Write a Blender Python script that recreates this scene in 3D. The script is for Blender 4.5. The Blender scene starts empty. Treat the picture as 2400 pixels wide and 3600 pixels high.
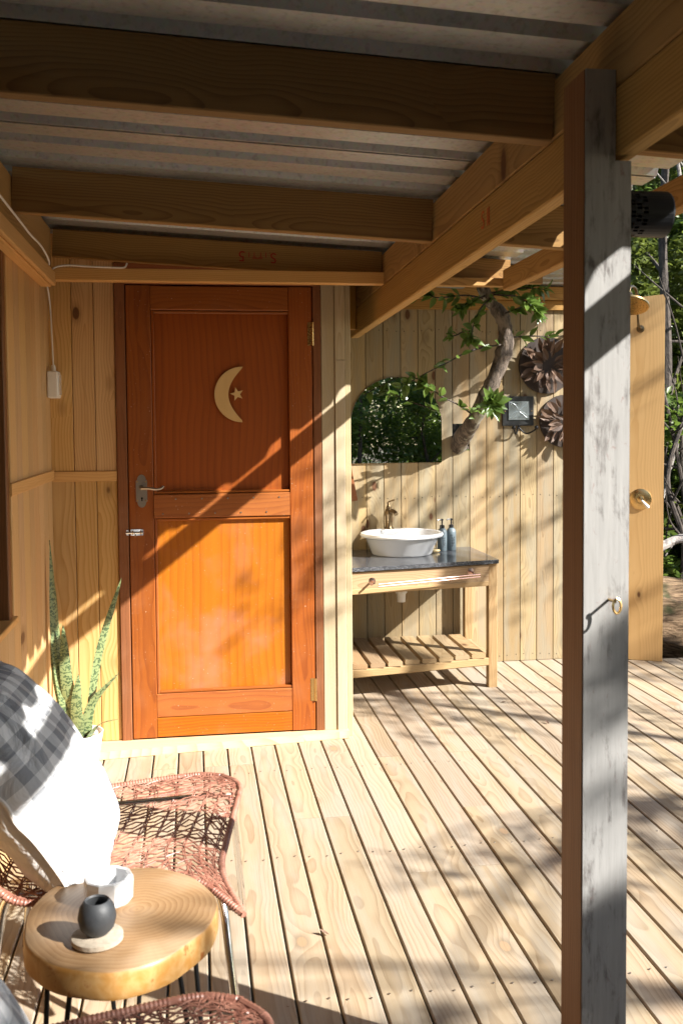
import bpy, math, random
import numpy as np
from mathutils import Vector, Matrix, Euler
random.seed(7); RNG = np.random.RandomState(7)
PI = math.pi
sc = bpy.context.scene
C = sc.collection

# ------------------------------------------------------------------ camera, sky, sun, exposure
CAM = Vector((0, 0, 1.38))
_y, _p, _r = math.radians(8.4), math.radians(2.88), math.radians(0.47)
fwd = Vector((math.sin(_y)*math.cos(_p), math.cos(_y)*math.cos(_p), -math.sin(_p)))
rgt = Vector((math.cos(_y), -math.sin(_y), 0)); up = rgt.cross(fwd)
r2 = rgt*math.cos(_r) - up*math.sin(_r); u2 = up*math.cos(_r) + rgt*math.sin(_r)
cam_data = bpy.data.cameras.new('camera'); cam = bpy.data.objects.new('camera', cam_data); C.objects.link(cam)
M = Matrix((r2, u2, -fwd)).transposed().to_4x4(); M.translation = CAM
cam.matrix_world = M
cam_data.sensor_fit = 'VERTICAL'; cam_data.sensor_height = 36; cam_data.lens = 35.0
cam_data.shift_y = -134/3600.0
cam_data.clip_start = 0.05; cam_data.clip_end = 500
cam_data.dof.use_dof = True; cam_data.dof.focus_distance = 4.6; cam_data.dof.aperture_fstop = 8.0
sc.camera = cam

SUN = Vector((-0.824, 0.566, -0.664)).normalized()
elev = math.asin(-SUN.z)
world = bpy.data.worlds.new('World'); sc.world = world; world.use_nodes = True
nt = world.node_tree; bg = nt.nodes['Background']
sky = nt.nodes.new('ShaderNodeTexSky'); sky.sky_type = 'NISHITA'; sky.sun_disc = False
sky.sun_elevation = elev; sky.sun_rotation = math.atan2(-SUN.x, -SUN.y)
sky.air_density = 1.0; sky.dust_density = 1.0
nt.links.new(sky.outputs['Color'], bg.inputs['Color']); bg.inputs['Strength'].default_value = 0.075
sd = bpy.data.lights.new('sun', 'SUN'); sd.energy = 5.0; sd.angle = math.radians(0.53); sd.color = (1.0, 0.965, 0.91)
so = bpy.data.objects.new('sun', sd); C.objects.link(so)
so.rotation_euler = SUN.to_track_quat('-Z', 'Y').to_euler(); so.location = (6, -4, 6)
sc.view_settings.view_transform = 'Standard'; sc.view_settings.look = 'None'
sc.view_settings.exposure = 1.6; sc.view_settings.gamma = 1.0; sc.view_settings.use_curve_mapping = False
try:
    sc.cycles.max_bounces = 10; sc.cycles.diffuse_bounces = 6; sc.cycles.glossy_bounces = 4
    sc.cycles.use_denoising = True
except Exception: pass

# ------------------------------------------------------------------ helpers
def tag(o, label=None, cat=None, group=None, kind=None):
    if label: o['label'] = label
    if cat: o['category'] = cat
    if group: o['group'] = group
    if kind: o['kind'] = kind
    return o
def empty(name, loc=(0, 0, 0), label=None, cat=None, group=None, kind=None, rz=0):
    o = bpy.data.objects.new(name, None); C.objects.link(o); o.location = loc; o.rotation_euler[2] = rz
    o.empty_display_size = .05
    return tag(o, label, cat, group, kind)
def mkobj(name, me, mat=None, parent=None, loc=(0, 0, 0), rot=(0, 0, 0)):
    o = bpy.data.objects.new(name, me); C.objects.link(o)
    o.location = loc; o.rotation_euler = rot
    if mat is not None and len(me.materials) == 0: me.materials.append(mat)
    if parent is not None:
        o.parent = parent
    return o
def wparent(o, parent):
    """parent given in world coordinates: keep place"""
    bpy.context.view_layer.update()
    o.parent = parent; o.matrix_parent_inverse = parent.matrix_world.inverted()
    return o
def mesh(name, V, F, smooth=False):
    me = bpy.data.meshes.new(name); me.from_pydata([tuple(v) for v in V], [], [tuple(f) for f in F]); me.update()
    if smooth: me.polygons.foreach_set('use_smooth', [True]*len(me.polygons))
    return me
_bc = {}
def board_mesh(sx, sy, sz, bev=.0025, axis=None):
    """box centred on the origin with chamfered long edges (28 triangles)"""
    key = (round(sx, 4), round(sy, 4), round(sz, 4), bev, axis)
    if key in _bc: return _bc[key]
    s = [sx, sy, sz]
    if axis is None: axis = int(np.argmax(s))
    a, b = [i for i in range(3) if i != axis]
    L, A, B = s[axis]/2, s[a]/2, s[b]/2; bv = min(bev, A*.45, B*.45)
    prof = [(A-bv, -B), (A, -B+bv), (A, B-bv), (A-bv, B), (-A+bv, B), (-A, B-bv), (-A, -B+bv), (-A+bv, -B)]
    V = []
    for e in (-L, L):
        for (p, q) in prof:
            v = [0, 0, 0]; v[axis] = e; v[a] = p; v[b] = q; V.append(v)
    F = [(i, (i+1) % 8, 8+(i+1) % 8, 8+i) for i in range(8)] + [tuple(range(7, -1, -1)), tuple(range(8, 16))]
    me = mesh('board', V, F)
    import bmesh
    bm = bmesh.new(); bm.from_mesh(me); bmesh.ops.recalc_face_normals(bm, faces=bm.faces); bm.to_mesh(me); bm.free()
    _bc[key] = me
    return me
def board(name, lo, hi, mat, parent, bev=.0025, axis=None, rot=(0, 0, 0), share=True):
    s = [hi[i]-lo[i] for i in range(3)]; c = [(hi[i]+lo[i])/2 for i in range(3)]
    me = board_mesh(*s, bev, axis)
    if len(me.materials) and me.materials[0] != mat: 
        me = me.copy(); me.materials.clear()
    o = mkobj(name, me, mat, None, c, rot)
    if parent is not None: o.parent = parent      # parents of boards sit at the origin
    return o
class MB:
    def __init__(s): s.V = []; s.F = []
    def add(s, V, F):
        n = len(s.V); s.V += [tuple(v) for v in V]; s.F += [tuple(i+n for i in f) for f in F]; return s
    def box(s, lo, hi):
        x0, y0, z0 = lo; x1, y1, z1 = hi
        return s.add([(x0,y0,z0),(x1,y0,z0),(x1,y1,z0),(x0,y1,z0),(x0,y0,z1),(x1,y0,z1),(x1,y1,z1),(x0,y1,z1)],
                     [(0,3,2,1),(4,5,6,7),(0,1,5,4),(1,2,6,5),(2,3,7,6),(3,0,4,7)])
    def tube(s, pts, r, n=8, cap=True, closed=False):
        pts = [Vector(p) for p in pts]; m = len(pts)
        rr = r if hasattr(r, '__len__') else [r]*m
        V = []; F = []; prev = None
        for i, p in enumerate(pts):
            if closed: t = pts[(i+1) % m]-pts[i-1]
            else: t = pts[min(i+1, m-1)]-pts[max(i-1, 0)]
            t.normalize()
            if prev is None:
                prev = t.orthogonal().normalized()
            prev = (prev - t*prev.dot(t)).normalized(); b = t.cross(prev)
            for k in range(n):
                a = 2*PI*k/n; V.append(p + (prev*math.cos(a)+b*math.sin(a))*rr[i])
        for i in range(m if closed else m-1):
            j = (i+1) % m
            for k in range(n): F.append((i*n+k, i*n+(k+1) % n, j*n+(k+1) % n, j*n+k))
        if cap and not closed: F.append(tuple(range(n-1, -1, -1))); F.append(tuple((m-1)*n+k for k in range(n)))
        return s.add(V, F)
    def lathe(s, prof, n=24, c=(0, 0, 0), sx=1, sy=1, axis='Z'):
        V = []; F = []; m = len(prof)
        for (r, z) in prof:
            for k in range(n):
                a = 2*PI*k/n; x, y = r*math.cos(a)*sx, r*math.sin(a)*sy
                p = (x, y, z) if axis == 'Z' else ((z, x, y) if axis == 'X' else (x, z, -y))
                V.append((p[0]+c[0], p[1]+c[1], p[2]+c[2]))
        for i in range(m-1):
            for k in range(n): F.append((i*n+k, i*n+(k+1) % n, (i+1)*n+(k+1) % n, (i+1)*n+k))
        F.append(tuple(range(n-1, -1, -1))); F.append(tuple((m-1)*n+k for k in range(n)))
        return s.add(V, F)
    def prism(s, poly, d, f):
        """poly: 2D outline, extruded by d; f maps (u,v,w) -> xyz"""
        n = len(poly); V = [f(u, v, 0) for u, v in poly] + [f(u, v, d) for u, v in poly]
        F = [tuple(range(n-1, -1, -1)), tuple(range(n, 2*n))] + [(i, (i+1) % n, n+(i+1) % n, n+i) for i in range(n)]
        return s.add(V, F)
    def build(s, name, mat, parent=None, smooth=False, loc=(0, 0, 0), rot=(0, 0, 0), fix=True):
        me = mesh(name, s.V, s.F)
        if fix:
            import bmesh
            bm = bmesh.new(); bm.from_mesh(me); bmesh.ops.recalc_face_normals(bm, faces=bm.faces); bm.to_mesh(me); bm.free()
        if smooth:
            me.polygons.foreach_set('use_smooth', [True]*len(me.polygons))
            me.set_sharp_from_angle(angle=math.radians(42))
        return mkobj(name, me, mat, parent, loc, rot)
def text_mesh(body, size, extrude=.0004):
    cu = bpy.data.curves.new('lettering', 'FONT'); cu.body = body; cu.size = size; cu.extrude = extrude
    cu.align_x = 'CENTER'; cu.align_y = 'CENTER'
    o = bpy.data.objects.new('lettering', cu); C.objects.link(o)
    dg = bpy.context.evaluated_depsgraph_get()
    me = bpy.data.meshes.new_from_object(o.evaluated_get(dg)); bpy.data.objects.remove(o)
    me.materials.clear()
    return me
def smooth_path(pts, n=6):
    pts = [Vector(p) for p in pts]; out = []
    P = [pts[0]*2-pts[1]] + pts + [pts[-1]*2-pts[-2]]
    for i in range(1, len(P)-2):
        for k in range(n):
            t = k/n; a, b, c, d = P[i-1], P[i], P[i+1], P[i+2]
            out.append(.5*((2*b)+(c-a)*t+(2*a-5*b+4*c-d)*t*t+(3*b-a-3*c+d)*t**3))
    out.append(pts[-1]); return out

# ------------------------------------------------------------------ materials
def nodes(name):
    m = bpy.data.materials.new(name); m.use_nodes = True; t = m.node_tree
    return m, t, t.nodes, t.links, t.nodes['Principled BSDF']
def N(t, typ, **kw):
    n = t.nodes.new(typ)
    for k, v in kw.items():
        if k in n.inputs.keys() if hasattr(n.inputs, 'keys') else False: n.inputs[k].default_value = v
        else: setattr(n, k, v)
    return n
def mth(t, op, a, b=None, c=None, clamp=False):
    n = t.nodes.new('ShaderNodeMath'); n.operation = op; n.use_clamp = clamp
    for i, v in enumerate((a, b, c)):
        if v is None: continue
        if isinstance(v, (int, float)): n.inputs[i].default_value = v
        else: t.links.new(v, n.inputs[i])
    return n.outputs[0]
def mix(t, f, a, b, mode='MIX'):
    n = t.nodes.new('ShaderNodeMix'); n.data_type = 'RGBA'; n.blend_type = mode; n.clamp_factor = True
    for i, v in ((0, f), (6, a), (7, b)):
        if isinstance(v, (int, float)): n.inputs[i].default_value = v
        elif isinstance(v, tuple): n.inputs[i].default_value = (*v, 1)
        else: t.links.new(v, n.inputs[i])
    return n.outputs[2]
def rng(t, v, a, b, c=0., d=1.):
    n = t.nodes.new('ShaderNodeMapRange'); n.clamp = True
    n.interpolation_type = 'SMOOTHSTEP'
    t.links.new(v, n.inputs[0]); n.inputs[1].default_value = a; n.inputs[2].default_value = b
    n.inputs[3].default_value = c; n.inputs[4].default_value = d
    return n.outputs[0]
def noise(t, vec, scale, detail=3, rough=.5, dist=0.):
    n = t.nodes.new('ShaderNodeTexNoise'); n.inputs['Scale'].default_value = scale
    n.inputs['Detail'].default_value = detail; n.inputs['Roughness'].default_value = rough; n.inputs['Distortion'].default_value = dist
    t.links.new(vec, n.inputs['Vector']); return n.outputs['Fac']
def comb(t, x, y, z):
    n = t.nodes.new('ShaderNodeCombineXYZ')
    for i, v in enumerate((x, y, z)):
        if isinstance(v, (int, float)): n.inputs[i].default_value = v
        else: t.links.new(v, n.inputs[i])
    return n.outputs[0]
def bump(t, h, strength, dist, bsdf):
    b = t.nodes.new('ShaderNodeBump'); b.inputs['Strength'].default_value = strength; b.inputs['Distance'].default_value = dist
    t.links.new(h, b.inputs['Height']); t.links.new(b.outputs[0], bsdf.inputs['Normal'])

def wood(name, axis, early, late, rough=.6, ring=.0075, knots=.5, var=.18, weather=0., wcol=(.45, .43, .40), contrast=.75, gloss=0., bstr=.35, knotcol=(.10, .035, .012), stain=None, hue=.0):
    """plain sawn timber: growth rings cut lengthwise, knots, fine fibres; grain runs along local axis"""
    m, t, ns, L, P = nodes(name)
    tc = ns.new('ShaderNodeTexCoord'); oi = ns.new('ShaderNodeObjectInfo')
    sep = ns.new('ShaderNodeSeparateXYZ'); L.new(tc.outputs['Object'], sep.inputs[0])
    o = [sep.outputs[i] for i in range(3)]
    l = o[axis]; a, b = [o[i] for i in range(3) if i != axis]
    R = oi.outputs['Random']
    R1 = mth(t, 'FRACT', mth(t, 'MULTIPLY', R, 17.13)); R2 = mth(t, 'FRACT', mth(t, 'MULTIPLY', R, 91.7)); R3 = mth(t, 'FRACT', mth(t, 'MULTIPLY', R, 331.9))
    lo = mth(t, 'ADD', l, mth(t, 'MULTIPLY', R, 37.0)); 
    seed = mth(t, 'MULTIPLY', R1, 23.0)
    # knots
    kv = comb(t, mth(t, 'MULTIPLY', lo, 4.2), mth(t, 'MULTIPLY', mth(t, 'ADD', a, seed), 8.), mth(t, 'MULTIPLY', mth(t, 'ADD', b, seed), 2.))
    vo = ns.new('ShaderNodeTexVoronoi'); vo.inputs['Scale'].default_value = 1.0; L.new(kv, vo.inputs['Vector'])
    dk = vo.outputs['Distance']
    sc2 = ns.new('ShaderNodeSeparateColor'); L.new(vo.outputs['Color'], sc2.inputs[0])
    on = mth(t, 'LESS_THAN', sc2.outputs[0], knots)
    swirl = mth(t, 'MULTIPLY', on, rng(t, dk, .55, .0))
    # rings
    big = noise(t, comb(t, mth(t, 'MULTIPLY', lo, 1.3), mth(t, 'ADD', a, seed), b), 1.0, 2)
    big2 = noise(t, comb(t, mth(t, 'MULTIPLY', lo, 3.1), mth(t, 'MULTIPLY', mth(t, 'ADD', a, seed), 9.), mth(t, 'MULTIPLY', b, 9.)), 1.0, 2)
    ca = mth(t, 'ADD', a, mth(t, 'ADD', mth(t, 'MULTIPLY_ADD', R2, .11, -.055), mth(t, 'MULTIPLY_ADD', big, .13, -.065)))
    cb = mth(t, 'ADD', b, mth(t, 'ADD', mth(t, 'MULTIPLY_ADD', R3, .07, .012), mth(t, 'MULTIPLY_ADD', big2, .035, -.017)))
    r = mth(t, 'SQRT', mth(t, 'ADD', mth(t, 'MULTIPLY', ca, ca), mth(t, 'MULTIPLY', cb, cb)))
    r = mth(t, 'ADD', r, mth(t, 'MULTIPLY', swirl, .016))
    ph = mth(t, 'FRACT', mth(t, 'DIVIDE', r, ring))
    line = mth(t, 'MULTIPLY', mth(t, 'POWER', ph, 2.2), rng(t, ph, 1.0, .93))
    fib = noise(t, comb(t, mth(t, 'MULTIPLY', lo, 6.), mth(t, 'MULTIPLY', a, 260.), mth(t, 'MULTIPLY', b, 260.)), 1.0, 3, .6)
    streak = noise(t, comb(t, mth(t, 'MULTIPLY', lo, .9), mth(t, 'MULTIPLY', mth(t, 'ADD', a, seed), 30.), mth(t, 'MULTIPLY', b, 30.)), 1.0, 3, .6)
    fac = mth(t, 'ADD', mth(t, 'MULTIPLY', line, contrast), mth(t, 'MULTIPLY_ADD', fib, .5, -.25), clamp=True)
    fac = mth(t, 'ADD', fac, mth(t, 'MULTIPLY_ADD', streak, .7, -.33), clamp=True)
    col = mix(t, fac, early, late)
    # per-board tone
    v = mth(t, 'MULTIPLY_ADD', R1, 2*var, 1-var)
    hsv = ns.new('ShaderNodeHueSaturation'); L.new(col, hsv.inputs['Color']); L.new(v, hsv.inputs['Value'])
    L.new(mth(t, 'MULTIPLY_ADD', R2, min(.3, var*1.4), 1-min(.3, var*1.4)/2), hsv.inputs['Saturation'])
    L.new(mth(t, 'MULTIPLY_ADD', R3, min(.014, var*.07), .5-min(.014, var*.07)/2+hue), hsv.inputs['Hue'])
    col = hsv.outputs[0]
    if weather > 0:
        wn = noise(t, comb(t, mth(t, 'MULTIPLY', lo, 1.6), mth(t, 'MULTIPLY', a, 11.), mth(t, 'MULTIPLY', b, 11.)), 1.0, 4, .65)
        col = mix(t, mth(t, 'MULTIPLY', rng(t, wn, .40, .66), weather), col, wcol)
    if stain:
        sn = noise(t, tc.outputs['Object'], 2.3, 4, .6, .6); sn2 = noise(t, tc.outputs['Object'], 5.5, 3, .6)
        col = mix(t, mth(t, 'MULTIPLY', rng(t, mth(t, 'MULTIPLY', sn, mth(t, 'ADD', sn2, .5)), .44, .78), stain[1]), col, stain[0])
        sc_ = noise(t, tc.outputs['Object'], 160., 2, .5)
        col = mix(t, rng(t, sc_, .73, .76), col, (.62, .45, .33))
    kn = mth(t, 'MULTIPLY', on, rng(t, dk, .13, .09)); ring_k = mth(t, 'MULTIPLY', on, rng(t, dk, .26, .10))
    col = mix(t, mth(t, 'MULTIPLY', ring_k, .45), col, tuple(c*.6 for c in late))
    col = mix(t, mth(t, 'MULTIPLY', kn, .88), col, knotcol)
    L.new(col, P.inputs['Base Color'])
    L.new(mth(t, 'MULTIPLY_ADD', fib, .25, rough-.12), P.inputs['Roughness'])
    P.inputs['Specular IOR Level'].default_value = .35
    if gloss: P.inputs['Coat Weight'].default_value = gloss; P.inputs['Coat Roughness'].default_value = .3
    h = mth(t, 'ADD', mth(t, 'MULTIPLY', line, -.35), mth(t, 'MULTIPLY', fib, .7))
    bump(t, h, bstr, .0012, P)
    return m
def plain(name, col, rough=.5, metal=0., var=.12, scale=20., spec=.5, coat=0., bstr=.0, trans=0.):
    m, t, ns, L, P = nodes(name); tc = ns.new('ShaderNodeTexCoord')
    n = noise(t, tc.outputs['Object'], scale, 4, .6)
    L.new(mix(t, n, tuple(c*(1-var) for c in col), tuple(min(1, c*(1+var)) for c in col)), P.inputs['Base Color'])
    L.new(mth(t, 'MULTIPLY_ADD', n, .2, rough-.1), P.inputs['Roughness'])
    P.inputs['Metallic'].default_value = metal; P.inputs['Specular IOR Level'].default_value = spec
    P.inputs['Coat Weight'].default_value = coat; P.inputs['Coat Roughness'].default_value = .08
    if bstr: bump(t, n, bstr, .004, P)
    return m
X_, Y_, Z_ = 0, 1, 2
pine_e, pine_l = (.60, .36, .145), (.43, .205, .062)
M_ = {}
for ax, nm in ((X_, 'x'), (Y_, 'y'), (Z_, 'z')):
    M_['beam_'+nm] = wood('structural pine '+nm, ax, (.43, .250, .072), (.23, .115, .028), rough=.7, ring=.008, knots=.42, var=.10)
M_['joist_shaded_x'] = wood('shade darkened joist', X_, (.29, .165, .052), (.14, .070, .020), rough=.8, ring=.008, knots=.5, var=.10)  # darker than the beams: ceiling shade put into the joist colour
M_['pine_z'] = wood('varnished pine lining', Z_, (.61, .390, .180), (.42, .225, .072), rough=.5, ring=.011, knots=.36, var=.10, contrast=.8, bstr=.15)
M_['pine_x'] = wood('varnished pine batten x', X_, (.68, .40, .15), (.54, .27, .08), rough=.5, knots=.1, var=.05, bstr=.15)
M_['pine_y'] = wood('varnished pine batten y', Y_, (.68, .40, .15), (.54, .27, .08), rough=.5, knots=.1, var=.05, bstr=.15)
M_['sill'] = wood('raw pine sill', X_, (.70, .50, .30), (.55, .34, .16), rough=.7, knots=.12, var=.04)
M_['raw_z'] = wood('raw pine post', Z_, (.46, .385, .26), (.33, .245, .14), rough=.75, ring=.006, knots=.3, var=.12, weather=.5, wcol=(.42, .33, .18))
M_['fence_z'] = wood('treated pine back wall', Z_, (.37, .275, .155), (.225, .15, .075), rough=.72, ring=.006, knots=.5, var=.2, weather=.6, wcol=(.26, .24, .18), contrast=.8)
M_['deck'] = wood('weathered pine decking', Y_, (.39, .300, .200), (.235, .160, .092), rough=.78, ring=.0095, knots=.30, var=.15, weather=.55, wcol=(.36, .325, .27), contrast=.72, bstr=.5, knotcol=(.36, .24, .14))
M_['bench_x'] = wood('oiled bench pine x', X_, (.37, .25, .125), (.24, .135, .055), rough=.6, knots=.25, var=.10)
M_['bench_y'] = wood('oiled bench pine y', Y_, (.36, .25, .135), (.24, .14, .065), rough=.6, knots=.15, var=.18)
M_['bench_z'] = wood('oiled bench pine z', Z_, (.37, .25, .125), (.24, .135, .055), rough=.6, knots=.15, var=.10)
M_['door_z'] = wood('red brown door timber z', Z_, (.30, .078, .008), (.17, .034, .004), rough=.5, ring=.012, knots=.0, var=.05, contrast=.65, gloss=.08, bstr=.12, stain=((.36, .15, .065), .30))
M_['door_x'] = wood('red brown door timber x', X_, (.32, .092, .009), (.18, .040, .005), rough=.5, ring=.012, knots=.0, var=.06, contrast=.65, gloss=.08, bstr=.12, stain=((.36, .15, .065), .30))
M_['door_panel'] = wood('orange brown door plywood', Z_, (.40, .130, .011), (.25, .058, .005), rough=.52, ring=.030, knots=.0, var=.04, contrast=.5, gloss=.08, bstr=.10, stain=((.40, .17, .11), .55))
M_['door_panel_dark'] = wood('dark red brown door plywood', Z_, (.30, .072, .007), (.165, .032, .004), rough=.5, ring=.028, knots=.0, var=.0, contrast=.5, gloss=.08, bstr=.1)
M_['frame_z'] = wood('worn door frame', Z_, (.22, .080, .027), (.12, .038, .013), rough=.6, ring=.012, knots=.0, var=.08, contrast=.5, stain=((.34, .18, .11), .4))
M_['frame_x'] = wood('worn door frame head', X_, (.34, .115, .035), (.20, .055, .016), rough=.6, ring=.012, knots=.0, var=.08, contrast=.5)
M_['post_dark'] = wood('weathered hardwood post', Z_, (.25, .120, .050), (.13, .055, .022), rough=.65, ring=.010, knots=.0, var=.02, contrast=.6)
M_['window'] = wood('brown window frame', Z_, (.20, .09, .04), (.12, .05, .02), rough=.5, knots=.0)
M_['cedar'] = wood('golden shower board', Z_, (.70, .45, .20), (.56, .32, .12), rough=.5, ring=.013, knots=.10, var=.02, contrast=.6, bstr=.12)
M_['cutout'] = wood('pale plywood cut-out', Z_, (.66, .45, .20), (.55, .34, .13), rough=.6, ring=.02, knots=0., var=.0)

# post: brown side, front bleached with old white paint
def post_mat():
    m, t, ns, L, P = nodes('post with worn white paint')
    tc = ns.new('ShaderNodeTexCoord'); sp = ns.new('ShaderNodeSeparateXYZ'); L.new(tc.outputs['Object'], sp.inputs[0])
    x, y, z = sp.outputs
    v = comb(t, mth(t, 'MULTIPLY', x, 16.), mth(t, 'MULTIPLY', y, 16.), mth(t, 'MULTIPLY', z, 5.5))
    n1 = noise(t, v, 1.6, 6, .68, .3); n2 = noise(t, comb(t, mth(t, 'MULTIPLY', x, 90.), y, mth(t, 'MULTIPLY', z, 7.)), 1., 4, .6)
    n3 = noise(t, v, 5.5, 5, .7, .8)
    base = mix(t, n2, (.07, .060, .055), (.13, .115, .108))
    paint = mix(t, n2, (.22, .215, .205), (.37, .36, .345))
    f = rng(t, mth(t, 'ADD', n1, mth(t, 'MULTIPLY_ADD', n2, .3, -.12)), .28, .52)
    col = mix(t, f, base, paint)
    col = mix(t, mth(t, 'MULTIPLY', rng(t, n3, .60, .72), .7), col, (.20, .12, .11))
    L.new(col, P.inputs['Base Color']); P.inputs['Roughness'].default_value = .8
    bump(t, mth(t, 'ADD', n2, f), .3, .0015, P)
    return m
M_['post_paint'] = post_mat()
def galv_mat():
    m, t, ns, L, P = nodes('galvanised roof sheet')
    tc = ns.new('ShaderNodeTexCoord')
    n1 = noise(t, tc.outputs['Object'], 3., 5, .65); n2 = noise(t, tc.outputs['Object'], 60., 3, .6)
    v = ns.new('ShaderNodeTexVoronoi'); v.inputs['Scale'].default_value = 90.; L.new(tc.outputs['Object'], v.inputs['Vector'])
    c = mix(t, n1, (.34, .36, .37), (.56, .57, .57)); c = mix(t, mth(t, 'MULTIPLY', rng(t, n2, .5, .7), .4), c, (.20, .19, .18))
    c = mix(t, .12, c, v.outputs['Color'], 'SOFT_LIGHT')
    L.new(c, P.inputs['Base Color']); P.inputs['Metallic'].default_value = .75
    L.new(mth(t, 'MULTIPLY_ADD', n1, .3, .32), P.inputs['Roughness'])
    bump(t, n2, .15, .001, P)
    return m
M_['galv'] = galv_mat()
def stone_mat():
    m, t, ns, L, P = nodes('dark speckled granite')
    tc = ns.new('ShaderNodeTexCoord')
    v = ns.new('ShaderNodeTexVoronoi'); v.inputs['Scale'].default_value = 420.; L.new(tc.outputs['Object'], v.inputs['Vector'])
    s = ns.new('ShaderNodeSeparateColor'); L.new(v.outputs['Color'], s.inputs[0])
    c = mix(t, rng(t, s.outputs[0], .55, 1.), (.035, .037, .042), (.20, .205, .22))
    L.new(c, P.inputs['Base Color']); P.inputs['Roughness'].default_value = .14
    return m
M_['granite'] = stone_mat()
M_['ceramic'] = plain('white glazed ceramic', (.80, .81, .82), .12, var=.02, coat=.6)
M_['white_plastic'] = plain('white plastic', (.78, .76, .73), .42, var=.04)
M_['brass'] = plain('aged brass', (.19, .135, .075), .34, 1., var=.25, scale=60)
M_['brass_sat'] = plain('satin brass', (.62, .42, .18), .28, 1., var=.08, scale=40)
M_['copper'] = plain('pale copper tube', (.72, .48, .40), .25, 1., var=.1)
M_['steel'] = plain('brushed nickel', (.42, .38, .33), .36, 1., var=.12, scale=80)
M_['chrome'] = plain('chrome tube', (.80, .80, .80), .08, 1., var=.05)
M_['black_metal'] = plain('black metal', (.018, .019, .022), .38, .6, var=.2)
M_['black_iron'] = plain('black iron rod', (.012, .012, .013), .5, .4)
M_['black_plastic'] = plain('black pump plastic', (.015, .015, .016), .3)
M_['bottle'] = plain('grey blue bottle', (.115, .15, .17), .45, var=.05)
M_['print_black'] = plain('black print', (.02, .02, .022), .6, var=0.)
M_['pewter'] = plain('pewter relief', (.30, .34, .36), .35, .8, var=.3, scale=70)
M_['black_wood'] = plain('black painted timber', (.016, .017, .018), .4, var=.4, scale=50, bstr=.2)
M_['teal'] = plain('teal glazed pot', (.035, .12, .13), .25, var=.1)
M_['soap'] = plain('yellow soap', (.55, .42, .20), .5)
M_['stamp'] = plain('red ink stamp', (.42, .045, .022), .8, var=.5, scale=90)
M_['crayon'] = plain('orange crayon mark', (.60, .13, .03), .8, var=.4, scale=90)
M_['clay'] = plain('dark grey clay', (.040, .043, .047), .55, var=.3, scale=60, bstr=.15)
M_['wax'] = plain('white wax', (.75, .73, .70), .5)
M_['bark_pale'] = plain('pale slice bark', (.46, .39, .30), .85, var=.35, scale=90, bstr=.5)
M_['rattan'] = None
M_['soil'] = plain('potting soil', (.04, .028, .02), .95, var=.5, scale=80, bstr=1.)
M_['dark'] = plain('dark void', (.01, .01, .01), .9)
def rattan():
    m, t, ns, L, P = nodes('red brown rattan'); tc = ns.new('ShaderNodeTexCoord')
    n = noise(t, tc.outputs['Object'], 14., 4, .6); n2 = noise(t, tc.outputs['Object'], 120., 2, .6)
    c = mix(t, rng(t, n, .3, .7), (.26, .105, .068), (.45, .225, .155)); c = mix(t, mth(t, 'MULTIPLY', n2, .5), c, (.17, .06, .045))
    L.new(c, P.inputs['Base Color']); P.inputs['Roughness'].default_value = .42
    return m
M_['rattan'] = rattan()
def slab_mat():
    m, t, ns, L, P = nodes('end grain slab'); tc = ns.new('ShaderNodeTexCoord'); sp = ns.new('ShaderNodeSeparateXYZ'); L.new(tc.outputs['Object'], sp.inputs[0])
    x, y, z = sp.outputs
    w = noise(t, tc.outputs['Object'], 7., 2); w2 = noise(t, tc.outputs['Object'], 20., 3)
    dx = mth(t, 'SUBTRACT', x, .03); dy = mth(t, 'SUBTRACT', y, .01)
    r = mth(t, 'SQRT', mth(t, 'ADD', mth(t, 'MULTIPLY', dx, dx), mth(t, 'MULTIPLY', dy, dy)))
    r = mth(t, 'ADD', r, mth(t, 'ADD', mth(t, 'MULTIPLY', w, .05), mth(t, 'MULTIPLY', w2, .008)))
    ph = mth(t, 'FRACT', mth(t, 'DIVIDE', r, .0115))
    ang = mth(t, 'ARCTAN2', dy, dx)
    rays = noise(t, comb(t, mth(t, 'MULTIPLY', ang, 25.), mth(t, 'MULTIPLY', r, 5.), 0.), 1., 3)
    fine = noise(t, comb(t, mth(t, 'MULTIPLY', r, 900.), mth(t, 'MULTIPLY', ang, 3.), 0.), 1., 2)
    f = mth(t, 'ADD', mth(t, 'MULTIPLY', ph, .5), mth(t, 'MULTIPLY', fine, .5), clamp=True)
    top = mix(t, f, (.46, .30, .155), (.22, .115, .048))
    top = mix(t, mth(t, 'MULTIPLY', rng(t, w, .48, .70), .55), top, (.50, .37, .24)); top = mix(t, mth(t, 'MULTIPLY', rays, .25), top, (.22, .11, .05))
    side = noise(t, comb(t, mth(t, 'MULTIPLY', ang, 4.), mth(t, 'MULTIPLY', z, 14.), 0.), 1.5, 4, .6, .4)
    s = mix(t, rng(t, side, .35, .65), (.42, .20, .045), (.52, .31, .12)); s = mix(t, rng(t, side, .58, .66), s, (.33, .11, .02))
    ge = ns.new('ShaderNodeNewGeometry'); sg = ns.new('ShaderNodeSeparateXYZ'); L.new(ge.outputs['Normal'], sg.inputs[0])
    L.new(mix(t, rng(t, sg.outputs[2], .5, .8), s, top), P.inputs['Base Color'])
    P.inputs['Roughness'].default_value = .48; P.inputs['Coat Weight'].default_value = .08; P.inputs['Coat Roughness'].default_value = .25
    return m
M_['slab'] = slab_mat()
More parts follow.
